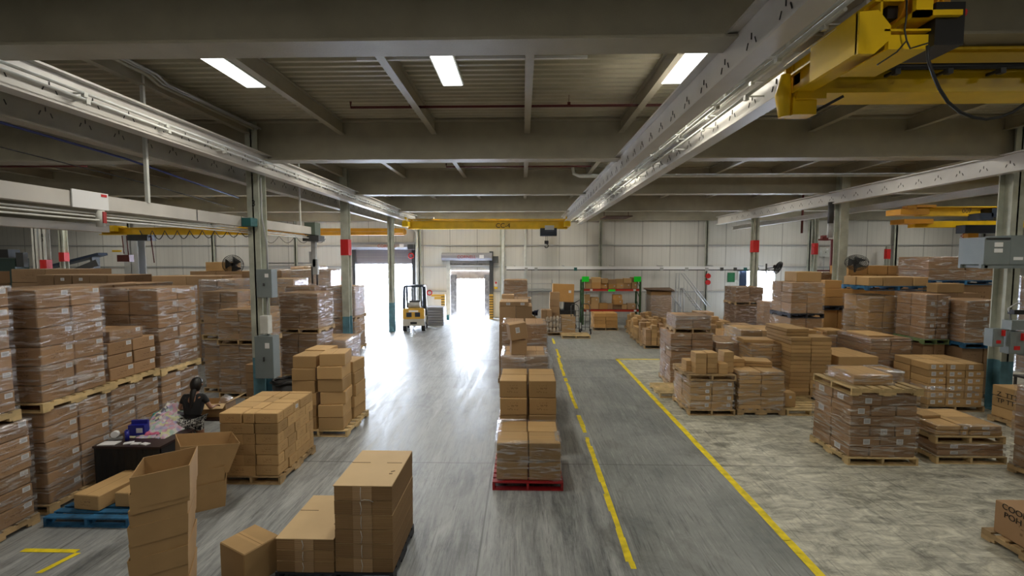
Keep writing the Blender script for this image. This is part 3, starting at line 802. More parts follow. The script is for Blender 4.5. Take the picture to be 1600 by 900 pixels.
# ------------------------------------------------------------------ bricked stack of small cartons
pallet(-5.03, 7.62, 1.0, 1.3, 0, M_WOOD, 'wooden pallet under the brick-like stack of small tan cartons')
rows = [[.56, .38], [.38, .19, .38], [.56, .38], [.37, .2, .38], [.56, .39], [.37, .19, .38]]
ln = ['bottom layer', 'fifth layer down', 'fourth layer down', 'third layer down', 'second layer down', 'top layer']
rnd = random.Random(3)
for li in range(6):
    fr = rows[li]; x = -5.03; z = .14 + li*.178
    tot = sum(fr)
    for i, w in enumerate(fr):
        w = w/tot*.97
        side = (i == len(fr) - 1)
        ds = [.34, .30, .36, .29] if (li + i) % 2 else [.26, .36, .30, .37]
        if side and li % 2: ds = [.2, .38, .2, .38, .13]
        y = 7.63
        for j, dd in enumerate(ds):
            dd = dd/sum(ds)*1.27
            if li == 5 or i in (0, len(fr)-1) or j == 0:
                carton((x + w/2 + rnd.uniform(-.006, .012), y + dd/2, z + .089), (w - .008, dd - .01, .172), rnd.uniform(-.012, .012), 'print',
                       'small tan carton, %s, %s %s, in brick-like stack' % (ln[li], 'front' if j == 0 else ORD[j] + ' deep,', names_for(len(fr), 'middle', 'left', 'right')[i]),
                       'small cartons in the brick-like stack', (('R', .5, .5, .09, .07),) if (side and li == 5 and j == 2) else ())
            y += dd
        x += w
# ------------------------------------------------------------------ plain tan tower
pallet(-4.95, 9.66, 1.25, 1.35, 0, M_WOODP, 'pale pallet under the plain tan towers')
def tower(where, x, y, w, d, n, h, z, yaw=0, wob=.02, look='tan', seed=1):
    rnd = random.Random(seed)
    for k in range(n):
        ll = 'top' if k == n-1 else ('bottom' if k == 0 else ORD[n-1-k] + ' one down')
        carton((x + rnd.uniform(-wob, wob), y + rnd.uniform(-wob, wob), z + h*(k + .5)), (w, d, h - .006), yaw + rnd.uniform(-.07, .07)*wob/.02, look,
               'plain tan carton, %s, %s' % (ll, where), 'cartons ' + where)
tower('in left column of the tan towers', -4.63, 10.0, .50, .56, 6, .262, .14, seed=2)
tower('in front column of the tan towers', -4.06, 9.98, .52, .60, 6, .272, .14, yaw=.10, seed=4)
tower('in rear left column of the tan towers', -4.62, 10.62, .50, .56, 6, .265, .14, seed=5)
tower('in rear right column of the tan towers', -4.02, 10.66, .50, .60, 5, .262, .14, yaw=-.03, seed=8)

# ------------------------------------------------------------------ middle row, starting at the red pallet
t = pallet(-.49, 7.42, 1.15, 1.12, 0, M_REDP, 'bright red pallet under the wrapped cartons in the middle aisle')
stack('wrapped on the red pallet', -.44, 7.47, 1.06, 1.02, .14, [(.315, 2, 2)]*2, 'tan', jit=.01, film='clear')
pallet(-.46, 8.66, 1.15, 1.1, 0, M_WOOD, 'wooden pallet right behind the red pallet')
stack('on pallet just behind the red one', -.44, 8.70, 1.08, 1.0, .14, [(.33, 2, 2)]*4, 'print', jit=.014, gap=.03)
film_box('just behind the red pallet, lower half', -.44, 8.70, 1.08, 1.0, .12, .72)
z = stack('in third load of the middle row', -.46, 10.0, 1.02, 1.15, 0, [(.38, 2, 2)]*4, 'plain', pal=M_WOOD, film='milky')
carton((-.10, 10.25, z + .165), (.34, .34, .33), .12, 'plain', 'carton lying skewed under a tilted one, on third middle load', 'loose cartons on the third middle load', tilt=(0, .05))
carton((-.13, 10.22, z + .52), (.38, .34, .36), .25, 'plain', 'tilted carton with white sticker, top of third middle load', 'loose cartons on the third middle load', (('F', .45, .6, .09, .12),), tilt=(0, -.14))
z = stack('in fourth load of the middle row', -.5, 11.5, 1.1, 1.15, 0, [(.5, 1, 1), (.5, 2, 2), (.5, 2, 2), (.5, 2, 1)], 'brown', pal=M_WOOD, film='clear')
z = stack('in fifth load of the middle row', -.72, 13.9, 1.0, 1.1, 0, [(.55, 2, 2)]*4, 'plain', pal=M_WOOD)
stack('on top of fifth middle load', -.72, 13.9, .9, 1.0, z, [(.13, 2, 1)], 'plain', sticker=(('F', .6, .5, .12, .1),))
z = stack('in sixth load of the middle row', -.70, 16.3, 1.0, 1.1, 0, [(.55, 2, 2)]*4, 'dark', pal=M_WOOD, film='clear')
stack('low carton on sixth middle load', -.75, 16.4, .45, .5, z, [(.15, 1, 1)], 'plain')
z = stack('in seventh load of the middle row', -.80, 19.5, 1.0, 1.1, 0, [(.6, 2, 2)]*2, 'brown', pal=M_WOOD)
z = stack('in upper seventh load of the middle row', -.80, 19.5, 1.0, 1.1, z, [(.28, 1, 1)]*5, 'brown', pal=M_BLKP, film='clear')
# ------------------------------------------------------------------ back middle
stack('beside the blue jacket at the back', .9, 22.6, .55, .6, 0, [(.45, 1, 1), (.4, 1, 1), (.4, 2, 1)], 'plain')
stack('in narrow tower left of the black machine', 1.35, 22.9, .5, .5, 0, [(.35, 1, 1)]*6, 'plain')
stack('on yellow-tan pallet before the rack', 3.75, 24.1, 1.25, 1.0, 0, [(.19, 2, 2)]*4, 'orange', pal=M_WOOD, gap=.02)

# ------------------------------------------------------------------ field of low cartons
rnd = random.Random(11)
FIELD = [(5.15, 19.2, 5, 4), (5.5, 17.6, 4, 4) if False else (6.3, 17.7, 4, 4), (5.2, 20.7, 5, 4), (6.6, 19.3, 5, 4), (5.35, 22.2, 5, 4), (6.7, 20.8, 4, 4), (7.0, 15.6, 4, 3), (5.6, 23.7, 5, 4), (7.0, 22.5, 5, 3), (8.9, 21.6, 4, 4), (8.7, 19.3, 4, 3)]
fn = ['nearest aisle edge', 'second from aisle', 'far aisle edge', 'middle of field', 'far left corner', 'far right', 'near right', 'behind, left', 'behind, right', 'right rear edge', 'right edge']
for k, (x, y, a, b_) in enumerate(FIELD):
    pallet(x - .05, y - .05, 1.35, 1.3, 0, M_WOOD, 'wooden pallet in field of low cartons, ' + fn[k])
    for i in range(a):
        for j in range(b_):
            n = rnd.choice((2, 3, 3, 4, 4, 5)); w = 1.25/a; d = 1.2/b_
            for q in range(n):
                carton((x + (i+.5)*w, y + (j+.5)*d, .14 + .165*(q+.5)), (w - .03, d - .03, .16), rnd.uniform(-.04, .04), 'tan' if (k + i) % 3 else 'plain',
                       'low tan carton in field of short stacks, pallet %s, %s, %s, %s' % (fn[k], names_for(a, 'middle', 'left', 'right')[i], names_for(b_, 'mid', 'front', 'back')[j], 'base' if q == 0 else ORD[q] + ' up'),
                       'low cartons in the far field', (('R', .6, .5, .09, .08),) if q % 2 == 0 else ())
# ------------------------------------------------------------------ right block
def flats(n, h=.105): return [(h, 2, 1)]*n
SF = (('F', .3, .55, .10, .10), ('F', .8, .5, .09, .07))
# loose empty pallet ends at the aisle
pallet(3.72, 12.35, 1.0, 1.05, 0, M_WOODP, 'empty pale pallet poking out left of the film-torn stack')
z = stack('in torn-film stack at aisle corner', 4.02, 11.0, 1.05, 1.15, 0, [(.2, 2, 2), (.16, 2, 2), (.17, 2, 2), (.17, 2, 2)], 'tan', pal=M_WOOD, sticker=(('F', .8, .5, .09, .08),), film='clear', seed=3)
pallet(3.98, 10.97, 1.12, 1.2, z + .01, M_WOOD, 'worn pallet on top of the torn-film stack')
zz = z + .15
for (dx, dy, w, n, nm) in ((.0, .35, .2, 2, 'far left'), (.12, .06, .26, 4, 'front left'), (.42, .10, .24, 4, 'front middle'), (.68, .02, .2, 2, 'low front'), (.86, .20, .24, 4, 'front right')):
    for q in range(n):
        carton((4.05 + dx + w/2, 11.03 + dy + .17, zz + .125*(q + .5)), (w, .34, .12), 0, 'tan', 'small tan carton on worn pallet, %s pile, %s up' % (nm, 'first' if q == 0 else ORD[q]), 'small cartons on the worn pallet', (('R', .5, .5, .1, .08),))
z = stack('in flat-carton stack right of the torn film', 5.2, 11.02, 1.08, 1.2, 0, flats(9, .102), 'tan', pal=M_WOOD, film='clear', palcross=True, adj='flat tan')
stack('loose on the flat-carton stack, left', 5.15, 11.5, .42, .45, z, [(.10, 1, 1)]*2, 'tan', yaw=.05)
stack('loose on the flat-carton stack, right', 5.62, 11.6, .62, .5, z, [(.07, 1, 1)]*2, 'tan', yaw=-.25)
# tall wrapped pair behind
z = stack('in tall wrapped load behind the torn film, lower', 4.3, 13.35, 1.2, 1.25, 0, [(.1825, 2, 2)]*8, 'brown', pal=M_WOOD, film='clear', yaw=-.06)
z = stack('in tall wrapped load behind the torn film, cap', 4.45, 13.42, .98, 1.0, z, [(.12, 2, 2)]*3, 'brown', pal=M_WOOD, film='milky', yaw=-.06)
z = stack('in low wrapped load behind the small cartons', 5.6, 13.3, 1.0, 1.15, 0, [(.2, 2, 1)]*6, 'plain', pal=M_WOOD, film='clear')
z = stack('in crumpled-film load behind flat cartons', 6.25, 12.55, 1.15, 1.2, 0, flats(13, .1), 'tan', pal=M_WOOD, film='clear')
stack('flat, loose on the crumpled-film load', 6.1, 12.7, .8, .55, z, [(.1, 1, 1)], 'tan', yaw=-.1)
z = stack('in tall unwrapped flat-carton tower', 7.06, 12.1, 1.07, 1.25, 0, flats(15, .104), 'tan', pal=M_WOOD, adj='flat tan')
stack('stepped top of the flat-carton tower', 7.04, 12.3, .6, 1.1, z, [(.10, 1, 1)]*2, 'tan')
stack('far step of the flat-carton tower', 7.62, 12.7, .5, .65, z, [(.10, 1, 1)]*1, 'tan')
z = stack('in load behind the flat-carton tower', 6.8, 14.3, 1.3, 1.2, 0, [(.2, 2, 2)]*7, 'tan', pal=M_WOOD, film='clear')
z = stack('in second load behind the flat-carton tower', 8.2, 14.1, 1.2, 1.0, 0, [(.2, 2, 2)]*7, 'tan', pal=M_WOOD, film='clear')
z = stack('in load near the blue-footed post', 7.3, 16.2, 1.2, 1.2, 0, [(.25, 2, 2)]*4, 'orange', pal=M_WOOD)
z = stack('in low load left of the plain stack', 8.3, 12.05, 1.05, 1.3, 0, [(.265, 1, 1)]*4, 'tan', pal=M_WOOD)
z = stack('in wrapped load left of the big wrapped stack', 9.0, 13.9, 1.0, 1.0, 0, [(.22, 2, 2)]*6, 'brown', pal=M_WOOD, film='clear')
stack('loose flats beside big wrapped stack', 9.2, 13.9, .6, .6, z, [(.07, 1, 1)]*2, 'tan', yaw=.1)
z = stack('in big wrapped stack of thin flat cartons', 9.5, 12.55, 1.1, 1.35, 0, flats(14, .104), 'brown', pal=M_WOOD, film='clear', adj='thin brown')
stack('atop the big stack of thin flats', 9.6, 12.75, .7, .9, z, [(.05, 1, 1)], 'tan')
# labelled stack
z = stack('in barcode-labelled stack', 10.0, 11.3, 1.32, 1.1, 0, [(.175, 3, 2)]*6, 'tan', pal=M_WOOD, sticker=(('F', .28, .5, .11, .12), ('F', .7, .6, .09, .05)), film=None, yaw=-.02)
film_box('at the waist of the barcode-labelled stack', 10.0, 11.3, 1.32, 1.1, .3, .62, -.02)
# front right wrapped stack with pallet on top
z = stack('in front right wrapped stack under a pallet', 5.96, 8.35, 1.2, 1.05, 0, [(.19, [1, 1.2, 1], 2), (.19, [1.1, 1.3], 2)]*3, 'brown', pal=M_WOODP, sticker=(('F', .55, .5, .12, .10), ('L', .6, .5, .16, .14)), film='clear', yaw=.0, jit=.012)
pallet(5.93, 8.30, 1.27, 1.1, z + .01, M_WOODP, 'pale pallet lying on top of the front right wrapped stack', cross=True)
z2 = z + .15
stack('long, wrapped, on the raised pallet', 6.1, 8.5, .72, .75, z2, [(.2, 1, 1)], 'tan', film='clear')
stack('short, on raised pallet, right end', 6.84, 8.75, .35, .5, z2, [(.1, 1, 1), (.1, 1, 1)], 'tan', film='milky')
# pair of low pallets
z = stack('in low double pallet, lower tier', 7.62, 8.4, 1.2, 1.0, 0, [(.115, 1, 1)]*2, 'brown', pal=M_WOODP, sticker=(('F', .25, .5, .14, .09),), film='clear')
z = stack('in low double pallet, upper tier', 7.6, 8.42, 1.2, 1.0, z, [(.10, [.9, .3, 1.2], 2), (.09, [.9, .3, 1.2], 2)], 'tan', pal=M_WOODP, sticker=(('F', .5, .5, .13, .07),), film='clear')
stack('skewed cap on the low double pallet', 7.66, 8.8, .4, .5, z, [(.06, 1, 1)], 'tan', yaw=.1)
# right edge
z = stack('in wrapped stack cut by right frame edge', 8.66, 7.05, 1.1, 1.05, 0, [(.355, 2, 2)]*4, 'brown', pal=M_WOOD, film='clear')
z = stack('with black handwriting behind right edge stack', 10.9, 9.6, 1.1, 1.05, 0, [(.24, 1, 2)]*3, 'tan', pal=M_WOOD)
# upper right region
z = stack('in huge wrapped load, lower pallet', 8.5, 14.6, 1.0, 1.15, 0, [(.583, 2, 2)]*3, 'plain', pal=M_WOOD, film='clear')
z = stack('in huge wrapped load, upper pallet', 8.5, 14.6, 1.0, 1.15, z, [(.33, 2, 2)]*3, 'plain', pal=M_BLKP, film='clear')
stack('on top of the huge wrapped load', 8.75, 14.8, .8, .7, z, [(.33, 1, 1)], 'tan')
z = stack('in orange load left of the thick post, lower', 10.42, 15.9, .95, 1.1, 0, [(.62, 2, 1)]*3, 'orange', pal=M_WOOD)
z = stack('in orange load left of the thick post, upper', 10.42, 15.9, .95, 1.1, z, [(.3, 1, 1)]*2, 'orange', pal=M_BLKP)
stack('on top of the orange load', 10.42, 15.95, .6, .6, z, [(.28, 1, 1)], 'orange')
z = stack('in wrapped load right of the thick post', 11.45, 15.2, 1.0, 1.1, 0, [(.3, 1, 2)]*8, 'brown', pal=M_WOOD, film='clear')
z = stack('in film-draped load below the blue pallets', 10.5, 14.0, .9, 1.1, 0, [(.5, 2, 2)]*5, 'tan', pal=M_WOOD, film='clear')
z = stack('in load under the left blue pallet', 11.5, 14.0, .8, 1.1, 0, [(.44, 2, 2)]*5, 'tan', pal=M_WOOD)
z = 2.80
pallet(10.42, 13.95, 1.85, 1.15, z, M_BLUEP, 'blue pallet holding a flat run of tan cartons, upper right')
stack('on the left blue pallet', 10.45, 13.98, 1.78, 1.05, z + .14, [(.27, 4, 2)], 'tan')
stack('behind the left blue pallet load', 12.6, 17.7, 2.0, 1.1, 0, [(1.6, 2, 1), (1.42, 2, 1)], 'orange', pal=M_WOOD)
stack('upper run behind the left blue pallet load', 12.5, 17.7, 2.2, 1.1, 3.16, [(.34, 3, 1)], 'orange')
stack('in wrapped backdrop load by the wall fan', 12.3, 19.2, 2.2, 1.2, 0, [(.8, 2, 1)]*4, 'brown', film='clear')
z = stack('in load before the green pallet, lower', 10.9, 12.35, .9, .85, 0, [(.4, 1, 1)]*3, 'tan', pal=M_WOOD) if False else 0
z = stack('in load under the green pallet', 11.1, 12.75, .62, 1.0, 0, [(.42, 2, 1)]*3, 'brown', pal=M_WOOD)
z = stack('wrapped on the green pallet', 11.1, 12.72, .62, 1.0, z, [(.31, 2, 2)]*4, 'brown', pal=M_GRNP, film='clear', sticker=(('F', .6, .2, .1, .08),))
z9 = stack('in tall load behind the green pallet load', 12.1, 13.55, 1.3, 1.0, 0, [(.46, 2, 2)]*6, 'brown')
stack('tan, with green lid edge, on tall load behind green pallet', 12.15, 13.57, .8, .5, z9, [(.28, 1, 1)], 'tan')
z = stack('in load under the right blue pallet', 11.82, 12.35, 1.15, 1.0, 0, [(.41, 2, 1)]*3, 'dark', pal=M_WOOD)
z = stack('on the right blue pallet', 11.82, 12.3, 1.15, 1.0, z, [(.38, 2, 2)]*3, 'brown', pal=M_BLUEP, film='clear', sticker=(('F', .9, .7, .1, .08),))
z = stack('in tall block under the upper right blue pallet', 12.9, 14.8, 2.3, 1.2, 0, [(.94, 2, 1)]*3, 'brown', pal=M_WOOD)
z = stack('on the upper right blue pallet', 12.9, 14.7, 2.3, 1.2, z - .02, [(.33, 2, 1), (.42, 2, 1)], 'brown', pal=M_BLUEP, film='clear')
z = stack('in far load behind the grey transformer', 16.6, 14.2, 2.2, 1.2, 0, [(.8, 2, 1)]*4, 'brown', film='milky')
z = stack('in low load with yellow-green edge', 13.0, 14.0, .1, .1, 0, [(.1, 1, 1)], 'tan') if False else 0
z = stack('in dark load before the bright doorway, lower', 9.85, 21.2, 1.25, 1.2, 0, [(.5, 2, 2)]*3, 'dark', pal=M_WOOD, film='clear')
z = stack('in dark load before the bright doorway, upper', 9.85, 21.2, 1.25, 1.2, z, [(.34, 2, 2)]*2, 'dark', pal=M_WOOD, film='clear')
z = stack('in load between the blue-footed post and huge load', 10.3, 19.0, 1.2, 1.2, 0, [(.45, 2, 2)]*4, 'brown', pal=M_WOOD, film='clear')
for k, (x, y, h, nm) in enumerate(((8.3, 18.0, 5, 'left'), (9.2, 18.6, 4, 'middle'), (10.2, 17.9, 5, 'right'), (7.9, 24.0, 3, 'rear left'), (9.3, 24.3, 4, 'rear right'))):
    stack('in low stacks before the ladders, ' + nm, x, y, .85, .9, 0, [(.2, 2, 2)]*h, 'tan' if k % 2 else 'plain', pal=M_WOOD)
# empty pallet with a few cartons
pallet(6.35, 10.95, 1.1, 1.25, 0, M_WOODP, 'empty slatted pallet right of the flat-carton stack')
stack('upright on the slatted pallet', 6.4, 11.15, .28, .3, .14, [(.36, 1, 1)], 'tan', sticker=(('F', .5, .7, .06, .06),))
stack('beside torn film right of the slatted pallet', 7.5, 11.0, .42, .5, 0, [(.24, 1, 1), (.16, 1, 1)], 'tan')
stack('smallest carton behind the front right wrapped stack', 7.95, 11.2, .3, .35, 0, [(.3, 1, 1)], 'tan')
# handwritten carton at the bottom right corner
pallet(6.20, 4.95, 1.1, 1.22, 0, M_WOOD, 'wooden pallet at the bottom right corner')
carton((6.81, 5.52, .36), (1.1, 1.12, .43), 0, 'brown', 'wide carton with black handwriting at the bottom right corner', 'handwritten carton at the corner', (('L', .87, .34, .24, .17),))
# blue pallet at left with two flat cartons
pallet(-6.72, 6.40, 1.22, 1.0, 0, M_BLUEP, 'chipped blue pallet on the floor before the left towers')
carton((-6.22, 7.06, .255), (.42, .95, .22), -.12, 'print', 'long low tan carton on the chipped blue pallet, left one', 'cartons on the chipped blue pallet')
carton((-5.76, 6.98, .25), (.36, .62, .21), -.02, 'tan', 'short low tan carton on the chipped blue pallet, right one', 'cartons on the chipped blue pallet')
# foreground closed carton
carton((-3.245, 5.47, .217), (.43, .485, .43), 1.5708 - .482, 'tan', 'closed taped tan carton alone on the floor, front', 'single carton on the floor')
# ================================================================== foreground cardboard
def open_box(name_part, mb, x0, x1, y0, y1, z0, z1, t=.008, flare=0.0):
    """four walls, open at the top"""
    e = flare
    ob = [(x0, y0, z0), (x1, y0, z0), (x1, y1, z0), (x0, y1, z0)]
    ot = [(x0-e, y0-e, z1), (x1+e, y0-e, z1), (x1+e, y1+e, z1), (x0-e, y1+e, z1)]
    ib = [(x0+t, y0+t, z0), (x1-t, y0+t, z0), (x1-t, y1-t, z0), (x0+t, y1-t, z0)]
    it = [(x0-e+t, y0-e+t, z1), (x1+e-t, y0-e+t, z1), (x1+e-t, y1+e-t, z1), (x0-e+t, y1+e-t, z1)]
    for k in range(4):
        k2 = (k+1) % 4
        mb.quad([ob[k], ob[k2], ot[k2], ot[k]]); mb.quad([ib[k2], ib[k], it[k], it[k2]]); mb.quad([ot[k], ot[k2], it[k2], it[k]]); mb.quad([ib[k], ib[k2], ob[k2], ob[k]])
nm = ['topmost', 'second', 'third', 'fourth', 'fifth', 'sixth', 'seventh', 'eighth', 'ninth', 'tenth', 'eleventh']
N_NEST = 9
for k in range(N_NEST):
    zt_ = 1.80 - k*.158
    mb = MB(); dx = -.011*k - .015*math.sin(min(k, 7)/7*math.pi) ; q = .006*(k % 2)
    h = .30 if k == 0 else .19
    sl = .0
    open_box('', mb, -.215 - q, .215 + q, -.235 - q, .235 + q, zt_ - h, zt_, flare=.009)
    if k == N_NEST - 1: mb.rng(-.2, .2, -.22, .22, zt_ - .19, zt_ - .18)
    me = mb
    o = me.build('open_carton', M_KRAFT)
    o.location = (-3.45 + dx, 4.54 + .004*k, 0); o.rotation_euler.z = .50 + .015*math.sin(k*2.1)
    for v in o.data.vertices:       # sloping rims, as the nested cartons lean
        v.co.z += .06*v.co.x
    o.data.transform(Matrix.Translation((0, 0, -(zt_ - h)))); o.location.z = zt_ - h
    tag(o, 'open tan carton in the tall nested column at front left, %s' % (nm[k] + (' from the top' if k else ', hollow inside')), 'cardboard box', 'nested open cartons front left')
mb = MB(); open_box('', mb, -.21, .21, -.23, .23, 0, .37, flare=.0); mb.rng(-.21, .21, -.23, .23, 0, .01)
o = mb.build('open_carton', M_KRAFT, loc=(-3.45, 4.54, 0)); o.rotation_euler.z = .50; tag(o, 'open tan carton on the floor at the base of the nested column', 'cardboard box', 'nested open cartons front left')
# second nested column with a tilted open carton
for k, (z0, h, rz, tl, cx) in enumerate(((0, .40, .30, 0, -4.92), (.30, .32, .33, .0, -4.93), (.52, .46, .50, .20, -4.90))):
    mb = MB(); open_box('', mb, -.31, .31, -.25, .25, 0, h, flare=.02 + .05*(k == 2))
    mb.rng(-.3, .3, -.24, .24, 0, .012)
    o = mb.build('open_carton', M_KRAFT, loc=(cx, 7.02, z0 + (.03 if k == 2 else 0))); o.rotation_euler = (0, tl, rz + .25)
    tag(o, ['bottom carton of the short nested pile before the packing table', 'middle carton of the short nested pile before the packing table', 'tilted gaping open carton in front of the packing table'][k], 'cardboard box', 'short nested pile of cartons')
# knocked-down cardboard bundles
def bundle(x0, x1, y0, y1, z0, z1, label, tiers):
    t = thing('cardboard_bundle', label, 'cardboard', ((x0+x1)/2, (y0+y1)/2, z0), 0)
    W_, D_ = (x1-x0)/2, (y1-y0)/2
    H = z1 - z0; hh = H/tiers; rnd = random.Random(5)
    for k in range(tiers):
        d = rnd.uniform(-.008, .008); mb = MB()
        za, zb = k*hh, (k+1)*hh - .006
        for (a, b_, mi, s_) in ((-W_, -W_*.36, 0, 0), (-W_*.36, W_*.30, 1, .006), (W_*.30, W_, 0, 0)):
            mb.rng(a + d, b_ + d, -D_ - s_, D_, za, zb, mi, mtop=2)
        mb.build('flat_sheets', [M_FLUTE, M_FLUTE2, M_SHEET], t)
    mb = MB(); mb.rng(-W_ - .004, W_ + .004, -D_ - .006, D_, H - .006, H + .002)
    o = mb.build('top_sheet', M_SHEET, t)
    MB().rng(-W_, W_*-.30, D_*.22, D_*.235, H + .002, H + .0045).build('fold_slot', M_INKBRN, o)
    MB().rng(W_*.33, W_*.9, D_*.22, D_*.235, H + .002, H + .0045).build('fold_slot', M_INKBRN, o)
    mb = MB(); mb.box((W_*.75, -D_*.25, H + .003), (.05, .018, .002), .5); mb.box((W_*.72, -D_*.38, H + .003), (.04, .018, .002), .1); mb.build('printed_mark', M_INKBRN, o)
    for k in range(tiers):
        za, zb = k*hh + .01, (k+1)*hh - .012; q = .01*((k % 2) - .5)
        mb = MB(); mb.tube([(-.02 + q, -D_ - .014, za), (-.015 - q, -D_ - .016, (za+zb)/2), (-.02 + q, -D_ - .014, zb)], .0035, 5)
        mb.build('twine', M_STRAP, t)
    return t
tb = bundle(-2.17, -1.50, 5.31, 6.27, .13, 1.16, 'tall strapped bundle of flat cardboard at the front centre', 6)
MB().tube([(-.02, -.50, .86), (.03, -.515, .885), (.09, -.515, .88), (.13, -.50, .85)], .0035, 5).build('loose_twine_end', M_STRAP, tb)
bundle(-2.85, -2.18, 5.31, 6.27, .13, .53, 'shorter strapped bundle of flat cardboard left of the tall one', 3)
pallet(-2.87, 5.3, 1.38, 1.0, -.012, M_BLKP, 'black pallet under the two strapped cardboard bundles')

# ================================================================== packing table
t = thing('packing_table', 'dark brown packing table with dark skirt beside the left towers', 'table', (-6.42, 7.72, 0), 0)
MTAB = mat('table_dark_laminate', (.028, .014, .014), .35, var=.2)
MSKT = mat('table_skirt_black', (.010, .010, .011), .7)
MB().rng(-.48, .62, -.36, .42, .72, .755).build('table_top', MTAB, t)
for sx, sy in ((-.44, -.32), (.58, -.32), (-.44, .38), (.58, .38)): MB().rng(sx - .02, sx + .02, sy - .02, sy + .02, 0, .72).build('leg', M_BLACK, t)
mb = MB()
for i in range(22):
    a, b_ = -.47 + i*.0485, -.47 + (i+1)*.0485; ya, yb = -.34 - .012*(i % 2), -.34 - .012*((i+1) % 2)
    mb.quad([(a, ya, .05), (b_, yb, .05), (b_, yb, .72), (a, ya, .72)])
mb.build('front_skirt', MSKT, t, fix=False)
MB().rng(.585, .60, -.33, .39, .1, .72).build('side_skirt', MSKT, t)
def onto(name, mb, m, label, cat, group=None, loc=None, rz=0):
    o = mb.build(name, m, loc=loc); o.rotation_euler.z = rz; tag(o, label, cat, group); return o
M_BLUEBOX = mat('blue_box_card', (.015, .02, .28), .4)
t = thing('blue_carton', 'bright blue product box standing on the packing table', 'box', (-6.52, 7.82, .755), .1)
MB().rng(-.13, .13, -.06, .06, 0, .20).build('body', M_BLUEBOX, t)
MB().rng(-.0, .10, -.063, -.06, .07, .15).build('white_label', M_LABEL, t)
MB().rng(-.13, .13, .02, .06, .20, .26).build('raised_flap', M_BLUEBOX, t)
mb = MB(); mb.tube([(0, 0, 0), (0, 0, .16)], .032, 12); mb.tube([(0, 0, .16), (0, 0, .18)], .016, 10)
onto('spray_can', mb, M_BLUEBOX, 'slim blue canister in front of the blue product box', 'canister', loc=(-6.55, 7.62, .755))
t = thing('tape_dispenser', 'grey tape dispenser at the near left of the packing table', 'tape dispenser', (-6.78, 7.66, .755), .3)
MB().rng(-.09, .09, -.035, .035, 0, .03).build('base', M_LGREY, t)
mb = MB(); mb.tube([(0, -.03, .09), (0, .03, .09)], .055, 16); mb.build('tape_roll', M_LABEL, t)
mb = MB(); mb.bar((-.02, 0, .03), (0, 0, .09), .03, .02); mb.bar((.02, 0, .03), (.09, 0, .07), .03, .012); mb.build('arm', M_DGREY, t)
for k, (x, y, w, d, r_) in enumerate(((-6.72, 7.48, .26, .16, .1), (-6.42, 7.50, .13, .09, .5), (-6.28, 7.47, .12, .08, .1), (-6.12, 7.46, .13, .08, -.3))):
    o = onto('paper_sheet', MB().rng(-w/2, w/2, -d/2, d/2, 0, .012), M_LABEL, ['wide stack of white papers at the left edge of the packing table', 'small white card on the packing table, nearest the canister', 'small white card on the packing table, middle one', 'small white card at the right edge of the packing table'][k], 'paper', 'white papers on the packing table', (x, y, .756), r_)
# heap of pastel garments
mcl = bpy.data.materials.new('pastel_garments'); mcl.use_nodes = True
nt = mcl.node_tree; b = nt.nodes['Principled BSDF']; b.inputs['Roughness'].default_value = .8
g = N(nt, 'NewGeometry'); mp = N(nt, 'Mapping'); mp.inputs['Scale'].default_value = (14, 14, 9); nt.links.new(g.outputs['Position'], mp.inputs[0])
vo = N(nt, 'TexVoronoi', iScale=1.3); nt.links.new(mp.outputs[0], vo.inputs['Vector'])
sp = N(nt, 'SeparateXYZ'); nt.links.new(vo.outputs['Color'], sp.inputs[0])
cr = N(nt, 'ValToRGB'); nt.links.new(sp.outputs[0], cr.inputs[0]); cr.color_ramp.interpolation = 'CONSTANT'
for i, c in enumerate(((.62, .50, .60), (.60, .36, .46), (.40, .52, .48), (.62, .62, .58), (.45, .42, .62), (.60, .60, .38), (.16, .16, .2))):
    e = cr.color_ramp.elements[i] if i < 2 else cr.color_ramp.elements.new(.1)
for i, c in enumerate(((.62, .50, .60), (.60, .36, .46), (.40, .52, .48), (.62, .62, .58), (.45, .42, .62), (.60, .60, .38), (.16, .16, .2))):
    e = cr.color_ramp.elements[i]; e.position = i/7; e.color = (*c, 1)
nt.links.new(cr.outputs[0], b.inputs['Base Color'])
def heap(nx_, ny_, x0, x1, y0, y1, hf, seed):
    mb = MB(); V = []
    for j in range(ny_ + 1):
        for i in range(nx_ + 1):
            u, v = i/nx_, j/ny_; x = x0 + (x1-x0)*u; y = y0 + (y1-y0)*v
            e = min(u, 1-u, v, 1-v)*2
            n_ = noise.noise(Vector((x*9, y*9, seed)))*.5 + noise.noise(Vector((x*22, y*22, seed)))*.3
            z = hf(u, v)*min(1, e*3.5)*(1 + .45*n_) + .015*n_
            V.append((x + .03*noise.noise(Vector((x*8, y*8, 3))), y + .03*noise.noise(Vector((x*8, y*8, 7))), max(z, 0)))
    b = len(mb.v); mb.v += V
    for j in range(ny_):
        for i in range(nx_):
            a = j*(nx_+1) + i
            mb.f.append((a, a+1, a+nx_+2, a+nx_+1)); mb.m.append(0); mb.uv += [(0,0)]*4; mb.sm.append(True)
    return mb
o = heap(60, 50, -6.68, -5.98, 7.55, 8.45, lambda u, v: .06 + .42*max(0, v - .15)*math.sin(math.pi*min(1, .15 + .9*u)), 2.0).build('garment_heap', mcl, fix=False)
o.location = (0, 0, .757); tag(o, 'heap of pastel patterned garments piled on the packing table', 'clothes', kind='stuff')
mpk = mat('pink_cloth', (.62, .14, .26), .8, var=.35, vscale=20)
o = heap(30, 14, -6.42, -6.12, 7.60, 7.78, lambda u, v: .06, 5.0).build('pink_garments', mpk, fix=False); o.location = (0, 0, .757)
tag(o, 'small bunch of pink garments at the front of the heap', 'clothes', kind='stuff')
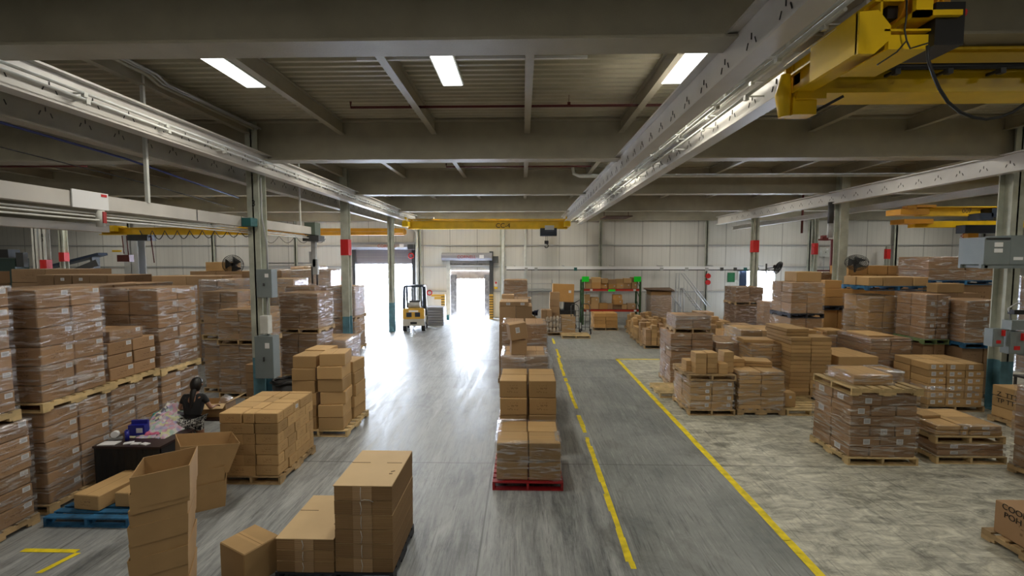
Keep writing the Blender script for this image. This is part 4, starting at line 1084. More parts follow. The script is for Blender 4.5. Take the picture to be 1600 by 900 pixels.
o = heap(20, 16, -.13, .13, -.08, .08, lambda u, v: .08, 8.0).build('teal_hat', mat('teal_cloth', (.03, .38, .36), .7), fix=False); o.location = (-6.62, 8.42, .757)
o.location = (-6.55, 8.35, .90); tag(o, 'teal cloth hat on top of the garment heap', 'hat')
# table under the far half of the heap and the open cartons in front of the worker
t = thing('side_table', 'low dark table carrying the open carton in front of the worker', 'table', (-6.05, 8.95, 0), 0)
MB().rng(-.60, .55, -.28, .28, .70, .73).build('table_top', MTAB, t)
for sx, sy in ((-.56, -.24), (.51, -.24), (-.56, .24), (.51, .24)): MB().rng(sx - .02, sx + .02, sy - .02, sy + .02, 0, .70).build('leg', M_BLACK, t)
t = thing('open_carton', 'open carton with spread flaps that the worker is packing', 'cardboard box', (-6.02, 8.98, .73), .15)
mb = MB(); open_box('', mb, -.30, .30, -.2, .2, 0, .26); mb.rng(-.3, .3, -.2, .2, 0, .01); mb.build('body', M_KRAFT, t)
for a, b_, c, d in (((-.30, -.2), (-.30, .2), (-.50, .2), (-.50, -.2)), ((.30, -.2), (.30, .2), (.52, .22), (.52, -.18)), ((-.3, .2), (.3, .2), (.3, .38), (-.3, .38)), ((-.3, -.2), (.3, -.2), (.3, -.32), (-.3, -.32))):
    mb = MB(); zz = .26; ze = .30 if abs(c[0]) > .4 else .20
    if c[0] > .4: ze = .36
    p = [(*a, zz), (*b_, zz), (*c, ze), (*d, ze)]
    mb.quad(p); mb.quad([(x, y, z_ - .006) for x, y, z_ in p[::-1]]); mb.build('flap', M_SHEET, t, fix=False)
o = heap(16, 10, -5.98, -5.76, 8.86, 9.06, lambda u, v: .12, 12.0).build('plastic_bag', M_FILMW, fix=False); o.location = (0, 0, .93)
tag(o, 'white plastic bag inside the open carton by the worker', 'plastic bag')

# ================================================================== worker
MSK = mat('skin', (.30, .15, .09), .55); MHAIR = mat('black_hair', (.008, .007, .008), .4); MTEE = mat('black_tshirt', (.010, .010, .012), .85)
MSHO = bpy.data.materials.new('patterned_shorts'); MSHO.use_nodes = True
nt = MSHO.node_tree; b = nt.nodes['Principled BSDF']; g = N(nt, 'NewGeometry'); n = N(nt, 'TexNoise', iScale=22.0, iDetail=3.0, iDistortion=1.2)
nt.links.new(g.outputs['Position'], n.inputs['Vector']); nt.links.new(mix_(nt, math_(nt, 'GREATER_THAN', n.outputs['Fac'], .5), (.012, .012, .015), (.50, .50, .48)), b.inputs['Base Color']); b.inputs['Roughness'].default_value = .8
def skin(name, verts, edges, radii, m, parent=None, sub=2, root=0):
    me = bpy.data.meshes.new(name); me.from_pydata(verts, edges, []); me.materials.append(m)
    o = bpy.data.objects.new(name, me); COL.objects.link(o)
    md = o.modifiers.new('skin', 'SKIN'); md.use_smooth_shade = True
    sv = me.skin_vertices[0].data
    for i, r_ in enumerate(radii): sv[i].radius = r_ if isinstance(r_, tuple) else (r_, r_); sv[i].use_root = (i == root)
    s_ = o.modifiers.new('sub', 'SUBSURF'); s_.levels = sub; s_.render_levels = sub
    if parent: o.parent = parent
    return o
# stands facing away (+Y), head bowed over the carton; metres from the point between the feet
J = dict(pel=(0, 0, .88), bel=(0, .02, 1.00), che=(0, .05, 1.17), neck=(0, .09, 1.315), nk2=(0, .125, 1.375), head=(0, .16, 1.46), hd2=(0, .155, 1.52),
         lh=(-.085, 0, .84), lk=(-.10, .03, .46), la=(-.10, -.02, .09), lt=(-.11, .13, .035),
         rh=(.085, 0, .84), rk=(.11, .05, .46), ra=(.12, 0, .09), rt=(.13, .15, .035),
         ls=(-.17, .06, 1.27), le=(-.275, .06, 1.05), lw=(-.22, .27, 1.02),
         rs=(.17, .06, 1.27), re=(.285, .05, 1.06), rw=(.22, .26, 1.03))
rad = dict(pel=(.135, .105), bel=(.115, .085), che=(.15, .095), neck=.055, nk2=.045, head=(.072, .086), hd2=(.066, .08), lh=.085, lk=.052, la=.032, lt=.028, rh=.085, rk=.052, ra=.032, rt=.028,
           ls=.048, le=.034, lw=.022, rs=.048, re=.034, rw=.022)
ed = [('pel', 'bel'), ('bel', 'che'), ('che', 'neck'), ('neck', 'nk2'), ('nk2', 'head'), ('head', 'hd2'), ('pel', 'lh'), ('lh', 'lk'), ('lk', 'la'), ('la', 'lt'), ('pel', 'rh'), ('rh', 'rk'), ('rk', 'ra'), ('ra', 'rt'),
      ('che', 'ls'), ('ls', 'le'), ('le', 'lw'), ('che', 'rs'), ('rs', 're'), ('re', 'rw')]
for sd, sg in (('l', -1), ('r', 1)):
    wv = Vector(J[sd + 'w'])
    J[sd + 'p'] = tuple(wv + Vector((-.005*sg, .055, -.005))); rad[sd + 'p'] = (.026, .014); ed.append((sd + 'w', sd + 'p'))
    for q, (dx, L) in enumerate(((-.024, .062), (-.008, .074), (.008, .070), (.023, .056))):
        p0 = wv + Vector((dx, .085, -.006)); p1 = p0 + Vector((dx*.2, L*.55, -.012)); p2 = p1 + Vector((0, L*.3, -.028))
        for nm_, p, r_ in (('a', p0, .0095), ('b', p1, .0085), ('c', p2, .0075)): J['%sf%d%s' % (sd, q, nm_)] = tuple(p); rad['%sf%d%s' % (sd, q, nm_)] = r_
        ed += [(sd + 'p', '%sf%da' % (sd, q)), ('%sf%da' % (sd, q), '%sf%db' % (sd, q)), ('%sf%db' % (sd, q), '%sf%dc' % (sd, q))]
    p0 = wv + Vector((-.034*sg, .045, -.01)); p1 = p0 + Vector((-.012*sg, .035, -.014))
    J[sd + 't0'] = tuple(p0); J[sd + 't1'] = tuple(p1); rad[sd + 't0'] = .0105; rad[sd + 't1'] = .009
    ed += [(sd + 'w', sd + 't0'), (sd + 't0', sd + 't1')]
keys = list(J); ix = {k_: i for i, k_ in enumerate(keys)}
WX, WY = -5.93, 8.28
P = thing('person', 'person in black T-shirt and patterned shorts packing cartons, back turned', 'person', (WX, WY, 0), .06)
body = skin('body', [J[k_] for k_ in keys], [(ix[a], ix[b_]) for a, b_ in ed], [rad[k_] for k_ in keys], MSK, P)
def sub_skin(name, ks, es, scale, m, over=None):
    vs = [over.get(k_, J[k_]) if over else J[k_] for k_ in ks]; i2 = {k_: i for i, k_ in enumerate(ks)}
    rr_ = []
    for k_ in ks:
        r_ = rad[k_] if isinstance(rad[k_], tuple) else (rad[k_], rad[k_])
        rr_.append((r_[0]*scale + .006, r_[1]*scale + .006))
    return skin(name, vs, [(i2[a], i2[b_]) for a, b_ in es], rr_, m, P)
def lerp(a, b_, t_): return tuple(a[i] + (b_[i]-a[i])*t_ for i in range(3))
sub_skin('t_shirt', ['bel', 'pel', 'che', 'neck', 'ls', 'le', 'rs', 're'], [('pel', 'bel'), ('bel', 'che'), ('che', 'neck'), ('che', 'ls'), ('ls', 'le'), ('che', 'rs'), ('rs', 're')], 1.12, MTEE,
         dict(pel=(0, 0, .95), neck=(0, .08, 1.295), le=lerp(J['ls'], J['le'], .62), re=lerp(J['rs'], J['re'], .62)))
sub_skin('shorts', ['pel', 'lh', 'lk', 'rh', 'rk'], [('pel', 'lh'), ('lh', 'lk'), ('pel', 'rh'), ('rh', 'rk')], 1.10, MSHO, dict(lk=lerp(J['lh'], J['lk'], .55), rk=lerp(J['rh'], J['rk'], .55)))
# hair: cap over the skull and a long tail down the back
mb = MB(); nu, nv = 20, 12
for j in range(nv):
    for i in range(nu):
        def hp(i, j):
            a = 2*math.pi*i/nu; t_ = math.pi*(j/nv)*.80
            r_ = math.sin(t_); y_ = r_*math.sin(a)
            return (.096*r_*math.cos(a), .145 + .110*y_ - .03*(j/nv), 1.50 + .108*math.cos(t_) - (.05*(j/nv)**2 if y_ < 0 else -.06*(j/nv)**2))
        mb.quad([hp(i, j), hp(i+1, j), hp(i+1, j+1), hp(i, j+1)], smooth=True)
hair = mb.build('hair', MHAIR, P)
skin('ponytail', [(0, .075, 1.43), (0, .03, 1.36), (.005, -.015, 1.26), (.012, -.045, 1.14), (.01, -.055, 1.04)], [(i, i+1) for i in range(4)], [(.060, .045), (.055, .042), (.048, .036), (.036, .028), (.014, .014)], MHAIR, hair)
fb = MB()
for sg in (-1, 1): fb.box((.028*sg, .252, 1.475), (.02, .006, .008))
fb.build('eyes', M_INK, P)
skin('nose', [(0, .235, 1.475), (0, .258, 1.445)], [(0, 1)], [.008, .013], MSK, P, 1)
MB().box((0, .244, 1.415), (.04, .008, .008)).build('mouth', mat('lips', (.25, .08, .07), .5), P)
for sg in (-1, 1): skin('ear', [(.082*sg, .16, 1.45), (.086*sg, .155, 1.48)], [(0, 1)], [.012, .014], MSK, P, 1)
for sg, k_ in ((-1, 'la'), (1, 'ra')):
    a_ = Vector(J[k_]); skin('shoe', [(a_.x, a_.y - .03, .04), (a_.x, a_.y + .08, .035), (a_.x, a_.y + .17, .03)], [(0, 1), (1, 2)], [(.04, .04), (.042, .035), (.036, .028)], M_BLACK, P, 2)

# ================================================================== bin by the post
t = thing('trash_can', 'round black bin with black liner bag beside the numbered post', 'trash can', (-6.1, 11.75, 0), 0)
mb = MB(); mb.tube([(0, 0, 0), (0, 0, .62)], [.25, .30], 20); mb.build('drum', M_BLACK, t)
mb = MB(); mb.tube([(.31*math.cos(a), .31*math.sin(a), .64 + .02*math.sin(5*a)) for a in [2*math.pi*i/24 for i in range(25)]], .045, 8); mb.build('liner_bag', mat('bin_liner', (.01, .01, .011), .25, bump=.8, bscale=25), t)

# ================================================================== electrical gear
def ebox(label, x, y, z, w, d, h, cat='electrical box', name='electrical_box', handle=True, lab=True, conduit=None, m=None, red=False, group=None):
    t = thing(name, label, cat, (x, y, z), 0, group)
    MB().rng(-w/2, w/2, -d/2, d/2, 0, h).build('cabinet', m or M_GREY, t)
    o = MB().rng(-w/2 + .01, w/2 - .01, -d/2 - .012, -d/2, .015, h - .015).build('door', m or M_GREY, t)
    if lab: MB().rng(w*.08, w*.32, -d/2 - .015, -d/2 - .011, h*.72, h*.85).build('white_label', M_LABEL, t)
    if red:
        MB().rng(-w*.2, w*.2, -d/2 - .018, -d/2 - .012, h*.18, h*.36).build('red_label', M_RED, t)
        MB().rng(w*.2, w*.34, -d/2 - .07, -d/2 - .012, h*.62, h*.95).build('switch_lever', M_RED, t)
    elif handle: MB().rng(-.01, .025, -d/2 - .04, -d/2 - .01, h*.42, h*.52).build('handle', M_DGREY, t)
    if conduit:
        mb = MB(); mb.tube([(q[0] - x, q[1] - y, q[2] - z) for q in conduit], .022, 8); mb.build('conduit', M_LGREY, t)
    return t
ebox('upper grey switch box on the numbered post', -6.36, 11.15, CH - .95, .38, .26, .70, conduit=[(-6.36, 11.2, CH - .25), (-6.36, 11.2, CH + .4), (-6.46, 11.2, CH + 1.0), (-6.46, 11.2, CH + 2.0)])
ebox('small pale box between the two switch boxes on the numbered post', -6.40, 11.12, CH - 1.85, .2, .18, .45, m=M_WHITE, handle=False, lab=False, conduit=[(-6.40, 11.2, CH - 1.4), (-6.40, 11.2, CH - .95)])
ebox('large lower grey switch box on the numbered post', -6.38, 11.1, CH - 2.95, .46, .30, 1.05, conduit=[(-6.40, 11.2, CH - 1.9), (-6.40, 11.2, CH - 1.85)])
# transformer on the far right post
t = thing('transformer', 'big grey transformer cabinet on bracket at the far right post', 'transformer', (10.95, 10.9, CH - .12), 0)
MB().rng(-.5, .08, -.3, .3, 0, .62).build('cabinet', M_GREY, t)
MB().rng(.085, .50, -.3, .3, .0, .66).build('side_cabinet', M_GREY, t)
MB().rng(-.47, .05, -.32, -.3, .57, .60).build('vent_slot', M_BLACK, t)
MB().rng(-.28, -.10, -.312, -.30, .40, .50).build('upper_label', M_LABEL, t); MB().rng(-.28, -.10, -.312, -.30, .27, .36).build('lower_label', M_LABEL, t)
MB().rng(.16, .36, -.312, -.3, .10, .17).build('warning_label', M_LABEL, t)
mb = MB(); mb.rng(-.52, .95, -.28, -.22, -.09, 0); mb.rng(-.52, .95, .22, .28, -.09, 0); mb.rng(-.45, -.38, -.28, .28, -.08, -.02); mb.build('bracket', M_GREY, t)
mb = MB(); mb.tube([(.50, -.2, .12), (.72, -.2, .10), (.80, -.2, -.1), (.78, -.2, -1.4)], .03); mb.build('conduit', M_LGREY, t)
for k, (x, z, w, h, lab) in enumerate(((11.15, CH - 2.05, .26, .42, 'small grey disconnect with red lever, left of three at right post'), (11.58, CH - 2.22, .34, .52, 'grey disconnect with red lever, middle of three at right post'), (12.0, CH - 2.28, .34, .52, 'grey disconnect with red lever, rightmost of three at right post'))):
    ebox(lab, x, 10.95, z, w, .2, h, red=True, lab=False, group='disconnect boxes at the right post')
t = thing('cable_trough', 'grey cable trough above the disconnect boxes at the right post', 'cable trough', (11.85, 10.98, CH - 1.66), 0)
MB().rng(-.38, .6, -.1, .12, 0, .22).build('body', M_GREY, t)
mb = MB()
for x in (-.3, .05, .4): mb.tube([(x, 0, 0), (x, 0, -.25)], .02)
mb.tube([(-.3, 0, .22), (-.38, 0, .5), (-.2, 0, .62), (-.1, 0, .62)], .018); mb.build('conduit', M_LGREY, t)
MB().box((-.22, -.05, .42), (.3, .15, .1)).build('junction_box', M_BLACK, t)
t = thing('tool_cart', 'cluttered dark bench at the foot of the right post', 'bench', (12.1, 10.7, 0), 0)
MB().rng(-.35, .6, -.3, .3, .95, 1.0).build('top', M_DGREY, t)
for sx, sy in ((-.32, -.27), (.57, -.27), (-.32, .27), (.57, .27)): MB().rng(sx-.02, sx+.02, sy-.02, sy+.02, 0, .95).build('leg', M_DGREY, t)
MB().rng(-.3, .55, -.25, .25, .3, .33).build('shelf', M_DGREY, t)
# box on end-wall
ebox('white electrical box on the wall left of the short red band', 22.0 - 3.1, YW - .12, CH + .15, .5, .18, .6, m=M_WHITE, conduit=[(18.9, YW - .1, CH + .15), (18.9, YW - .1, CH - .9)])

# ================================================================== fans
def fan(label, x, y, z, r, rz, tilt):
    t = thing('wall_fan', label, 'fan', (x, y, z), rz)
    mb = MB()
    def P_(a, rr_, dy): return (rr_*math.cos(a), dy, rr_*math.sin(a))
    for dy in (-.07, .07):
        mb.tube([P_(2*math.pi*i/24, r, dy*.5) for i in range(25)], .008, 5)
        for rr_ in (.25, .4, .55, .7, .85): mb.tube([P_(2*math.pi*i/20, r*rr_, dy*(1.4 - rr_*.5)) for i in range(21)], .004, 4)
        for i in range(36): mb.tube([P_(2*math.pi*i/36, r*.1, dy*1.5), P_(2*math.pi*i/36, r*.6, dy*1.25), P_(2*math.pi*i/36, r, dy*.5)], .006, 4)
    o = mb.build('cage', M_BLACK, t); o.rotation_euler.x = tilt
    mb = MB()
    for i in range(3):
        a = 2*math.pi*i/3
        mb.quad([P_(a, r*.12, -.02), P_(a + .3, r*.9, -.035), P_(a + 1.6, r*.9, .035), P_(a + 1.3, r*.12, .02)])
        mb.quad([P_(a + 1.3, r*.12, .024), P_(a + 1.6, r*.9, .039), P_(a + .3, r*.9, -.031), P_(a, r*.12, -.016)])
    o = mb.build('blades', M_DGREY, t, fix=False); o.rotation_euler.x = tilt
    mb = MB(); mb.tube([(0, -.03, 0), (0, .22, 0)], r*.22, 12); o = mb.build('motor', M_BLACK, t); o.rotation_euler.x = tilt
    mb = MB(); mb.bar((0, .18, 0), (0, .55, -.05), .05, .05); mb.bar((0, .55, -.35), (0, .55, .2), .06, .06); mb.build('bracket', M_DGREY, t)
    return t
fan('black caged fan at far left above the cartons', -13.3, 20.6, CH - .25, .44, .25, .1)
fan('black caged fan tilted on the thick post at right', 11.72, 16.3, CH - .12, .34, -.55, -.75)
fan('small dark fan above the bright doorway at right', 12.6, 22.8, CH - .42, .32, .7, .4)
import re as _re
# ================================================================== overhead cranes
def hook_set(t, x, y, z, L, s=1.0):
    mb = MB(); mb.tube([(x - .04, y, z), (x - .04, y, z - L)], .012*s, 6); mb.tube([(x + .04, y, z), (x + .04, y, z - L)], .012*s, 6); mb.build('chain', M_DGREY, t)
    mb = MB(); mb.box((x, y, z - L - .06*s), (.2*s, .12*s, .16*s))
    mb.tube([(x + .09*s*math.sin(a), y, z - L - .24*s + .09*s*math.cos(a)) for a in [i*math.pi/7 for i in range(0, 11)]], .026*s, 6); mb.build('hook', M_BLACK, t)
# middle crane with black figures
t = thing('bridge_crane', 'slim yellow crane across the middle bay above the dock doors', 'crane', (-2.05, 25.4, CH + 1.9), 0)
mb = MB(); mb.ibeam((-4.35, 0, 0), (4.5, 0, 0), .46, .32, .03, .02); mb.build('girder', M_YEL, t)
mb = MB(); mb.rng(-4.35, 4.4, -.02, .02, .26, .33); mb.build('top_rail', M_YEL, t)
for sx in (-4.35, 4.45):
    mb = MB(); mb.rng(sx - .16, sx + .16, -.7, .7, -.12, .14); mb.rng(sx - .1, sx + .1, -.75, -.6, .1, .38); mb.rng(sx - .1, sx + .1, .6, .75, .1, .38); mb.build('end_truck', M_YEL, t)
text('painted_code', 'CC-4', .36, (.95, -.17, -.06), (R(90), 0, 0), M_INK, t)
h = MB(); h.rng(3.0, 3.9, -.35, .25, -.62, -.20); h = h.build('hoist', M_BLACKB, t)
MB().rng(3.25, 3.75, -.38, -.1, -.30, -.06).build('trolley', M_LGREY, h); hook_set(t, 3.35, -.1, -.62, .28, 1.1)
mb = MB(); mb.rng(-3.9, -2.9, -.12, .12, .34, .44); mb.build('drive_box', M_WHITE, t)
# left bay cranes
t = thing('bridge_crane', 'bright yellow crane with looping black cable at far left', 'crane', (-15.3, 20, CH + 1.24), 0)
mb = MB(); mb.ibeam((-3.5, 0, 0), (3.6, 0, 0), .32, .3, .03, .02); mb.build('girder', M_YEL, t)
MB().rng(-3.6, -2.6, -.35, .3, -.02, .24).build('end_truck', M_YEL, t)
MB().rng(2.9, 3.6, -.3, .3, -.0, .24).build('end_truck', M_YEL, t)
mb = MB(); pts = []
for i in range(9):
    x0 = -1.6 + i*.56
    for q in range(8): pts.append((x0 + .56*q/8, -.2, .02 - (.40 - .015*i)*math.sin(math.pi*q/8)))
mb.tube(pts, .018, 6); mb.build('festoon_cable', M_BLACK, t)
MB().rng(-2.1, -1.2, -.3, .2, -.42, -.16).build('hoist', M_BLACK, t)
mb = MB(); mb.rng(-2.9, -2.55, -.2, -.1, -.92, -.84); mb.build('pendant_control', M_YEL, t)
for pts_ in ([(-2.5, -.1, -.2), (-2.45, -.1, -1.0)], [(-2.3, -.1, -.2), (-2.25, -.1, -1.1)], [(-1.2, -.1, -.2), (-1.1, -.1, -1.4)]): MB().tube(pts_, .022).build('drop_chain', M_REDPIPE, t)
MB().rng(-2.65, -2.1, -.25, .0, -1.35, -1.05).build('lifting_clamp', M_REDPIPE, t)
t = thing('bridge_crane', 'orange crane girder left of the big roller door', 'crane', (-10.5, 25, CH + 1.52), 0)
mb = MB(); mb.rng(-4.3, 4.0, -.14, .14, -.2, -.02); mb.rng(-3.9, 4.0, -.14, .14, .0, .17); mb.build('girder', M_ORY, t)
mb = MB(); pts = []
for i in range(4):
    for q in range(8): pts.append((-3.8 + i*.9 + .9*q/8, -.17, -.25 - .38*math.sin(math.pi*q/8)))
mb.tube(pts, .014, 6); mb.build('festoon_cable', M_BLACK, t)
MB().rng(3.4, 4.0, -.4, .4, -.12, .1).build('end_truck', M_ORY, t)
# big near crane at upper right
t = thing('bridge_crane', 'large dark yellow crane with hoist at the upper right', 'crane', (3.2, 5.67, CH + 1.9), 0)
mb = MB(); mb.rng(.12, 12, -.10, .22, .08, .30); mb.rng(.05, 12, -.16, .26, .03, .08); mb.build('box_girder', M_YEL, t)
mb = MB(); mb.rng(.12, 12, -.16, -.08, .30, .48); mb.rng(.12, 12, -.22, .24, .48, .51); mb.rng(.12, 12, -.20, -.08, .30, .33); mb.build('top_channel', M_YEL, t)
mb = MB(); mb.tube([(.15, -.26, .275), (12, -.26, .275)], .034, 10); mb.build('conductor_bar', M_BLACK, t)
x = .45
while x < 4.5: mb = MB(); mb.rng(x - .015, x + .015, -.26, -.08, .22, .25); mb.rng(x - .03, x + .03, -.29, -.23, .19, .25); mb.build('bar_clip', M_DGREY, t); x += .58
mb = MB(); mb.rng(-.10, -.08, -1.5, -.17, .0, .34); mb.rng(-.15, .10, -1.5, -.17, .33, .36); mb.rng(-.15, .06, -1.5, -.17, -.02, .01); mb.rng(-.15, -.08, -1.5, -.17, .19, .21); mb.rng(-.155, .12, -.17, -.13, -.03, .35); mb.build('end_truck', M_YEL, t)
mb = MB(); mb.prism([(-.12, .36), (.22, .49), (.22, .30), (.1, .0), (-.1, -.05)], -.24, -.20, 'Y'); mb.build('gusset_plate', M_YEL, t)
MB().box((-.0, -.30, .14), (.20, .12, .12)).build('drive_motor', M_BLACK, t)
mb = MB(); mb.tube([(-.20, -.25, .20), (-.22, -.25, -.02), (-.20, -.25, -.27)], [.05, .085, .06], 12); mb.rng(-.14, .12, -.32, -.14, -.26, -.06); mb.rng(-.12, .2, -.36, -.2, -.10, -.02); mb.build('drive_gearbox', M_YEL, t)
MB().bar((.12, -.3, -.22), (.42, -.3, -.06), .03).build('bumper_rod', M_BLACK, t)
# trolley with hoist, riding in front of the girder
Q = 3.92/711
def tx(px): return (px - 817)*Q - 3.2
def tz(py): return (405 - py)*Q - 1.9
h = MB(); h.prism([(tx(1341), tz(84)), (tx(1366), tz(84)), (tx(1390), tz(62)), (tx(1390), tz(42)), (tx(1370), tz(18)), (tx(1341), tz(20))], -.42, -.38, 'Y')
h.rng(tx(1341), tx(1350), -.40, .25, tz(82), tz(20)); h.rng(tx(1390), tx(1452), -.40, -.36, tz(76), tz(54)); h.rng(tx(1380), tx(1452), -.42, .1, tz(50), tz(47))
h.rng(tx(1388), tx(1452), -.36, .2, tz(76), tz(74))
h.rng(tx(1415), tx(1485), -.50, -.1, tz(34), tz(26)); h.rng(tx(1415), tx(1440), -.5, -.46, tz(34), tz(-10)); h.rng(tx(1380), tx(1400), -.1, .2, tz(60), tz(20))
hoist = h.build('hoist_frame', M_YEL, t); hoist.location.y = -1.13
mb = MB(); mb.rng(tx(1451), tx(1495), -.46, -.1, tz(75), tz(11)); mb.build('control_cabinet', M_BLACK, hoist)
mb = MB(); mb.tube([(tx(1495), -.4, tz(23)), (tx(1503), -.4, tz(23))], .035, 10); mb.build('warning_lamp', M_RED, hoist)
mb = MB(); mb.tube([(tx(1420), -.2, tz(-4)), (tx(1490), -.2, tz(-4))], .15, 16)
for i in range(6): mb.rng(tx(1426 + i*8), tx(1429 + i*8), -.42, -.3, tz(20), tz(-14))
mb.build('rope_drum', M_ORY, hoist)
MB().rng(tx(1400), tx(1416), -.3, -.1, tz(20), tz(-12)).build('gear_case', M_BLACK, hoist)
mb = MB(); mb.tube([(tx(p), -.46, tz(q)) for p, q in ((1405, -5), (1407, 30), (1405, 52), (1409, 68), (1395, 85), (1380, 95), (1366, 104))], .007, 6); mb.tube([(tx(p), -.46, tz(q)) for p, q in ((1409, 68), (1415, 80), (1428, 76), (1442, 72))], .007, 6); mb.build('thin_cable', M_BLACK, hoist)
mb = MB(); mb.tube([(tx(p), -.44, tz(q)) for p, q in ((1444, 74), (1446, 95), (1455, 118), (1466, 140), (1480, 160), (1500, 176), (1520, 184), (1540, 187), (1560, 184), (1580, 176), (1600, 162), (1620, 140))], .013, 8); mb.build('hanging_cable', M_BLACK, hoist)

# right bay cranes
t = thing('bridge_crane', 'yellow crane with blue hoist at right, the upper of two', 'crane', (14.5, 15.3, CH + 1.55), 0)
mb = MB(); mb.ibeam((-1.6, 0, 0), (7, 0, 0), .30, .28, .03, .02); mb.build('girder', M_YEL, t)
mb = MB(); mb.rng(-2.4, -1.5, -.3, .3, -.12, .06); mb.rng(-2.2, -1.9, -.3, -.1, .05, .16); mb.rng(-1.8, -1.2, -.2, .2, .12, .2); mb.build('end_truck', M_ORY, t)
text('painted_number', '007', .2, (-.2, -.16, .0), (R(90), 0, 0), M_INK, t)
h = MB().rng(.25, 1.9, -.5, -.14, -.22, .05).build('hoist', M_BLACKB, t); MB().rng(-.1, .3, -.5, -.1, -.30, -.10).build('motor', M_BLACKB, h)
MB().rng(1.4, 1.6, -.52, -.5, -.12, .0).build('yellow_label', M_LABEL, h)
t = thing('bridge_crane', 'yellow crane with blue hoist at right, the lower of two', 'crane', (14.9, 16.5, CH + 1.25), 0)
mb = MB(); mb.rng(-1.2, 7, -.15, .15, -.14, .08); mb.build('girder', M_YEL, t)
mb = MB(); mb.rng(-1.7, -.7, -.3, .3, -.02, .14); mb.build('end_truck', M_ORY, t)
h = MB().rng(.2, 1.5, -.5, -.16, -.36, -.08).build('hoist', M_BLACKB, t); MB().rng(.4, .75, -.4, -.2, -.58, -.36).build('hook_block', M_ORY, h)
mb = MB(); mb.tube([(.9, -.3, -.2), (.5, -.3, -.25), (.25, -.3, -.45), (.5, -.3, -.62), (.8, -.3, -.45)], .015, 6); mb.build('loop_cable', M_INKRED, t)

# ================================================================== left crane runway with rails (box duct)
t = struct('runway_beam', MB().rng(-6.98, -6.80, -2, 14.6, CH + .80, CH + 1.03), M_RAIL, 'pale square duct-like beam at eye height on the left')
for y in (7.3, 9.4, 10.9): MB().rng(-6.795, -6.79, y, y + .02, CH + .80, CH + 1.03).build('joint', M_DGREY, t)
mb = MB()
for dx, dz in ((0, -.05), (.06, -.12), (.12, -.20)): mb.tube([(-6.9 + dx, -2, CH + .76 + dz), (-6.9 + dx, 14.3, CH + .78 + dz*.55)], .016, 6)
mb.build('wire_rails', M_WHITE, t)
MB().rng(-7.3, -7.1, -2, 7.7, CH + .46, CH + .58).build('lower_beam', M_RAIL, t)
MB().rng(-6.79, -6.77, 6.75, 7.35, CH + .79, CH + 1.06).build('sign_plate', M_LABEL, t)
MB().rng(-6.768, -6.765, 7.22, 7.32, CH + 1.0, CH + 1.04).build('red_tag', M_RED, t)
mb = MB(); mb.tube([(-6.8, 7.22, CH + .78), (-6.8, 7.22, CH + .52)], .06, 12); mb.build('tool_holder', M_WHITE, t)
MB().rng(-6.76, -6.73, 7.2, 7.26, CH + .58, CH + .76).build('orange_label', M_INKRED, t)
MB().box((-6.74, 11.05, CH + .90), (.34, .28, .2)).build('teal_box', M_TEAL, t)
t = thing('chain_hoist', 'grey pendant hoist hanging at the end of the duct-like beam', 'hoist', (-6.8, 14.75, CH + .5), 0)
MB().rng(-.22, .12, -.2, .2, .28, .68).build('motor', mat('dull_green_metal', (.10, .13, .10), .5), t)
MB().rng(-.28, .24, -.22, .22, .08, .26).build('trolley', M_DGREY, t)
mb = MB(); mb.rng(-.09, .05, -.06, .06, -.75, .1); mb.rng(-.16, -.08, -.06, .06, -.62, -.25); mb.rng(-.05, .10, -.06, .06, -1.0, -.5); mb.build('lifting_mast', M_LGREY, t)
mb = MB(); mb.tube([(-.1, 0, -.7), (-.1, 0, -1.3)], .03); mb.tube([(.06, 0, -.8), (.06, 0, -1.35)], .03); mb.build('gripper', M_DGREY, t)
# thin vertical hangers and cables at the left
for k, (x, y, z0, z1, w) in enumerate(((-8.2, 10.6, CH + 1.45, ZR, .09), (-5.9, 7.7, CH + 2.6, ZR, .09))):
    pass
for x_, y_, z_, w_, l_ in ((-6.80, 8.15, ZR + .02, .06, 'slim hanger post from the roof down to the left duct-like beam'), (-6.84, 13.9, ZR + .02, .04, 'thin hanger rod beside the pendant hoist at left')):
    o = MB().rng(x_ - w_/2, x_ + w_/2, y_, y_ + .05, CH + 1.02, z_).build('hanger_post', M_WHITE); recenter(o); tag(o, l_, 'hanger')
for k_, dx_ in enumerate((0, .11, .19)):
    o = MB().tube([(-6.58 + dx_, 5.65, CH + 3.22), (-6.58 + dx_, 8.0, CH + 3.22), (-6.62 + dx_, 8.3, CH + 3.16), (-6.60 + dx_, 11.2, CH + 3.18)], (.03, .018, .022)[k_], 7).build('roof_conduit', M_LGREY if k_ else M_BEAM); recenter(o)
    tag(o, ('thickest pale conduit of three running along the upper left roof', 'thinnest conduit of three, in the middle, upper left roof', 'inner grey conduit of three, upper left roof, nearest the light')[k_], 'conduit', 'roof conduits at upper left')
def cable(label, pts, r, m, cat='cable', name='cable', group=None):
    o = MB().tube(pts, r, 7, cap=True).build(name, m); recenter(o); tag(o, label, cat, group); return o
cable('blue cable sagging along the left girder to the numbered post', [(-6.98, 2.0, CH + 1.98), (-6.98, 6.1, CH + 1.82), (-6.98, 8.0, CH + 1.76), (-6.98, 9.6, CH + 1.62), (-6.96, 11.1, CH + 1.50)], .02, mat('blue_cable', (.01, .02, .12), .5))
cable('thin black cable below the blue one at left', [(-7.2, 2.0, CH + 2.0), (-7.2, 6.0, CH + 1.55), (-7.2, 8.5, CH + 1.45), (-7.1, 11.1, CH + 1.25)], .010, M_BLACK)
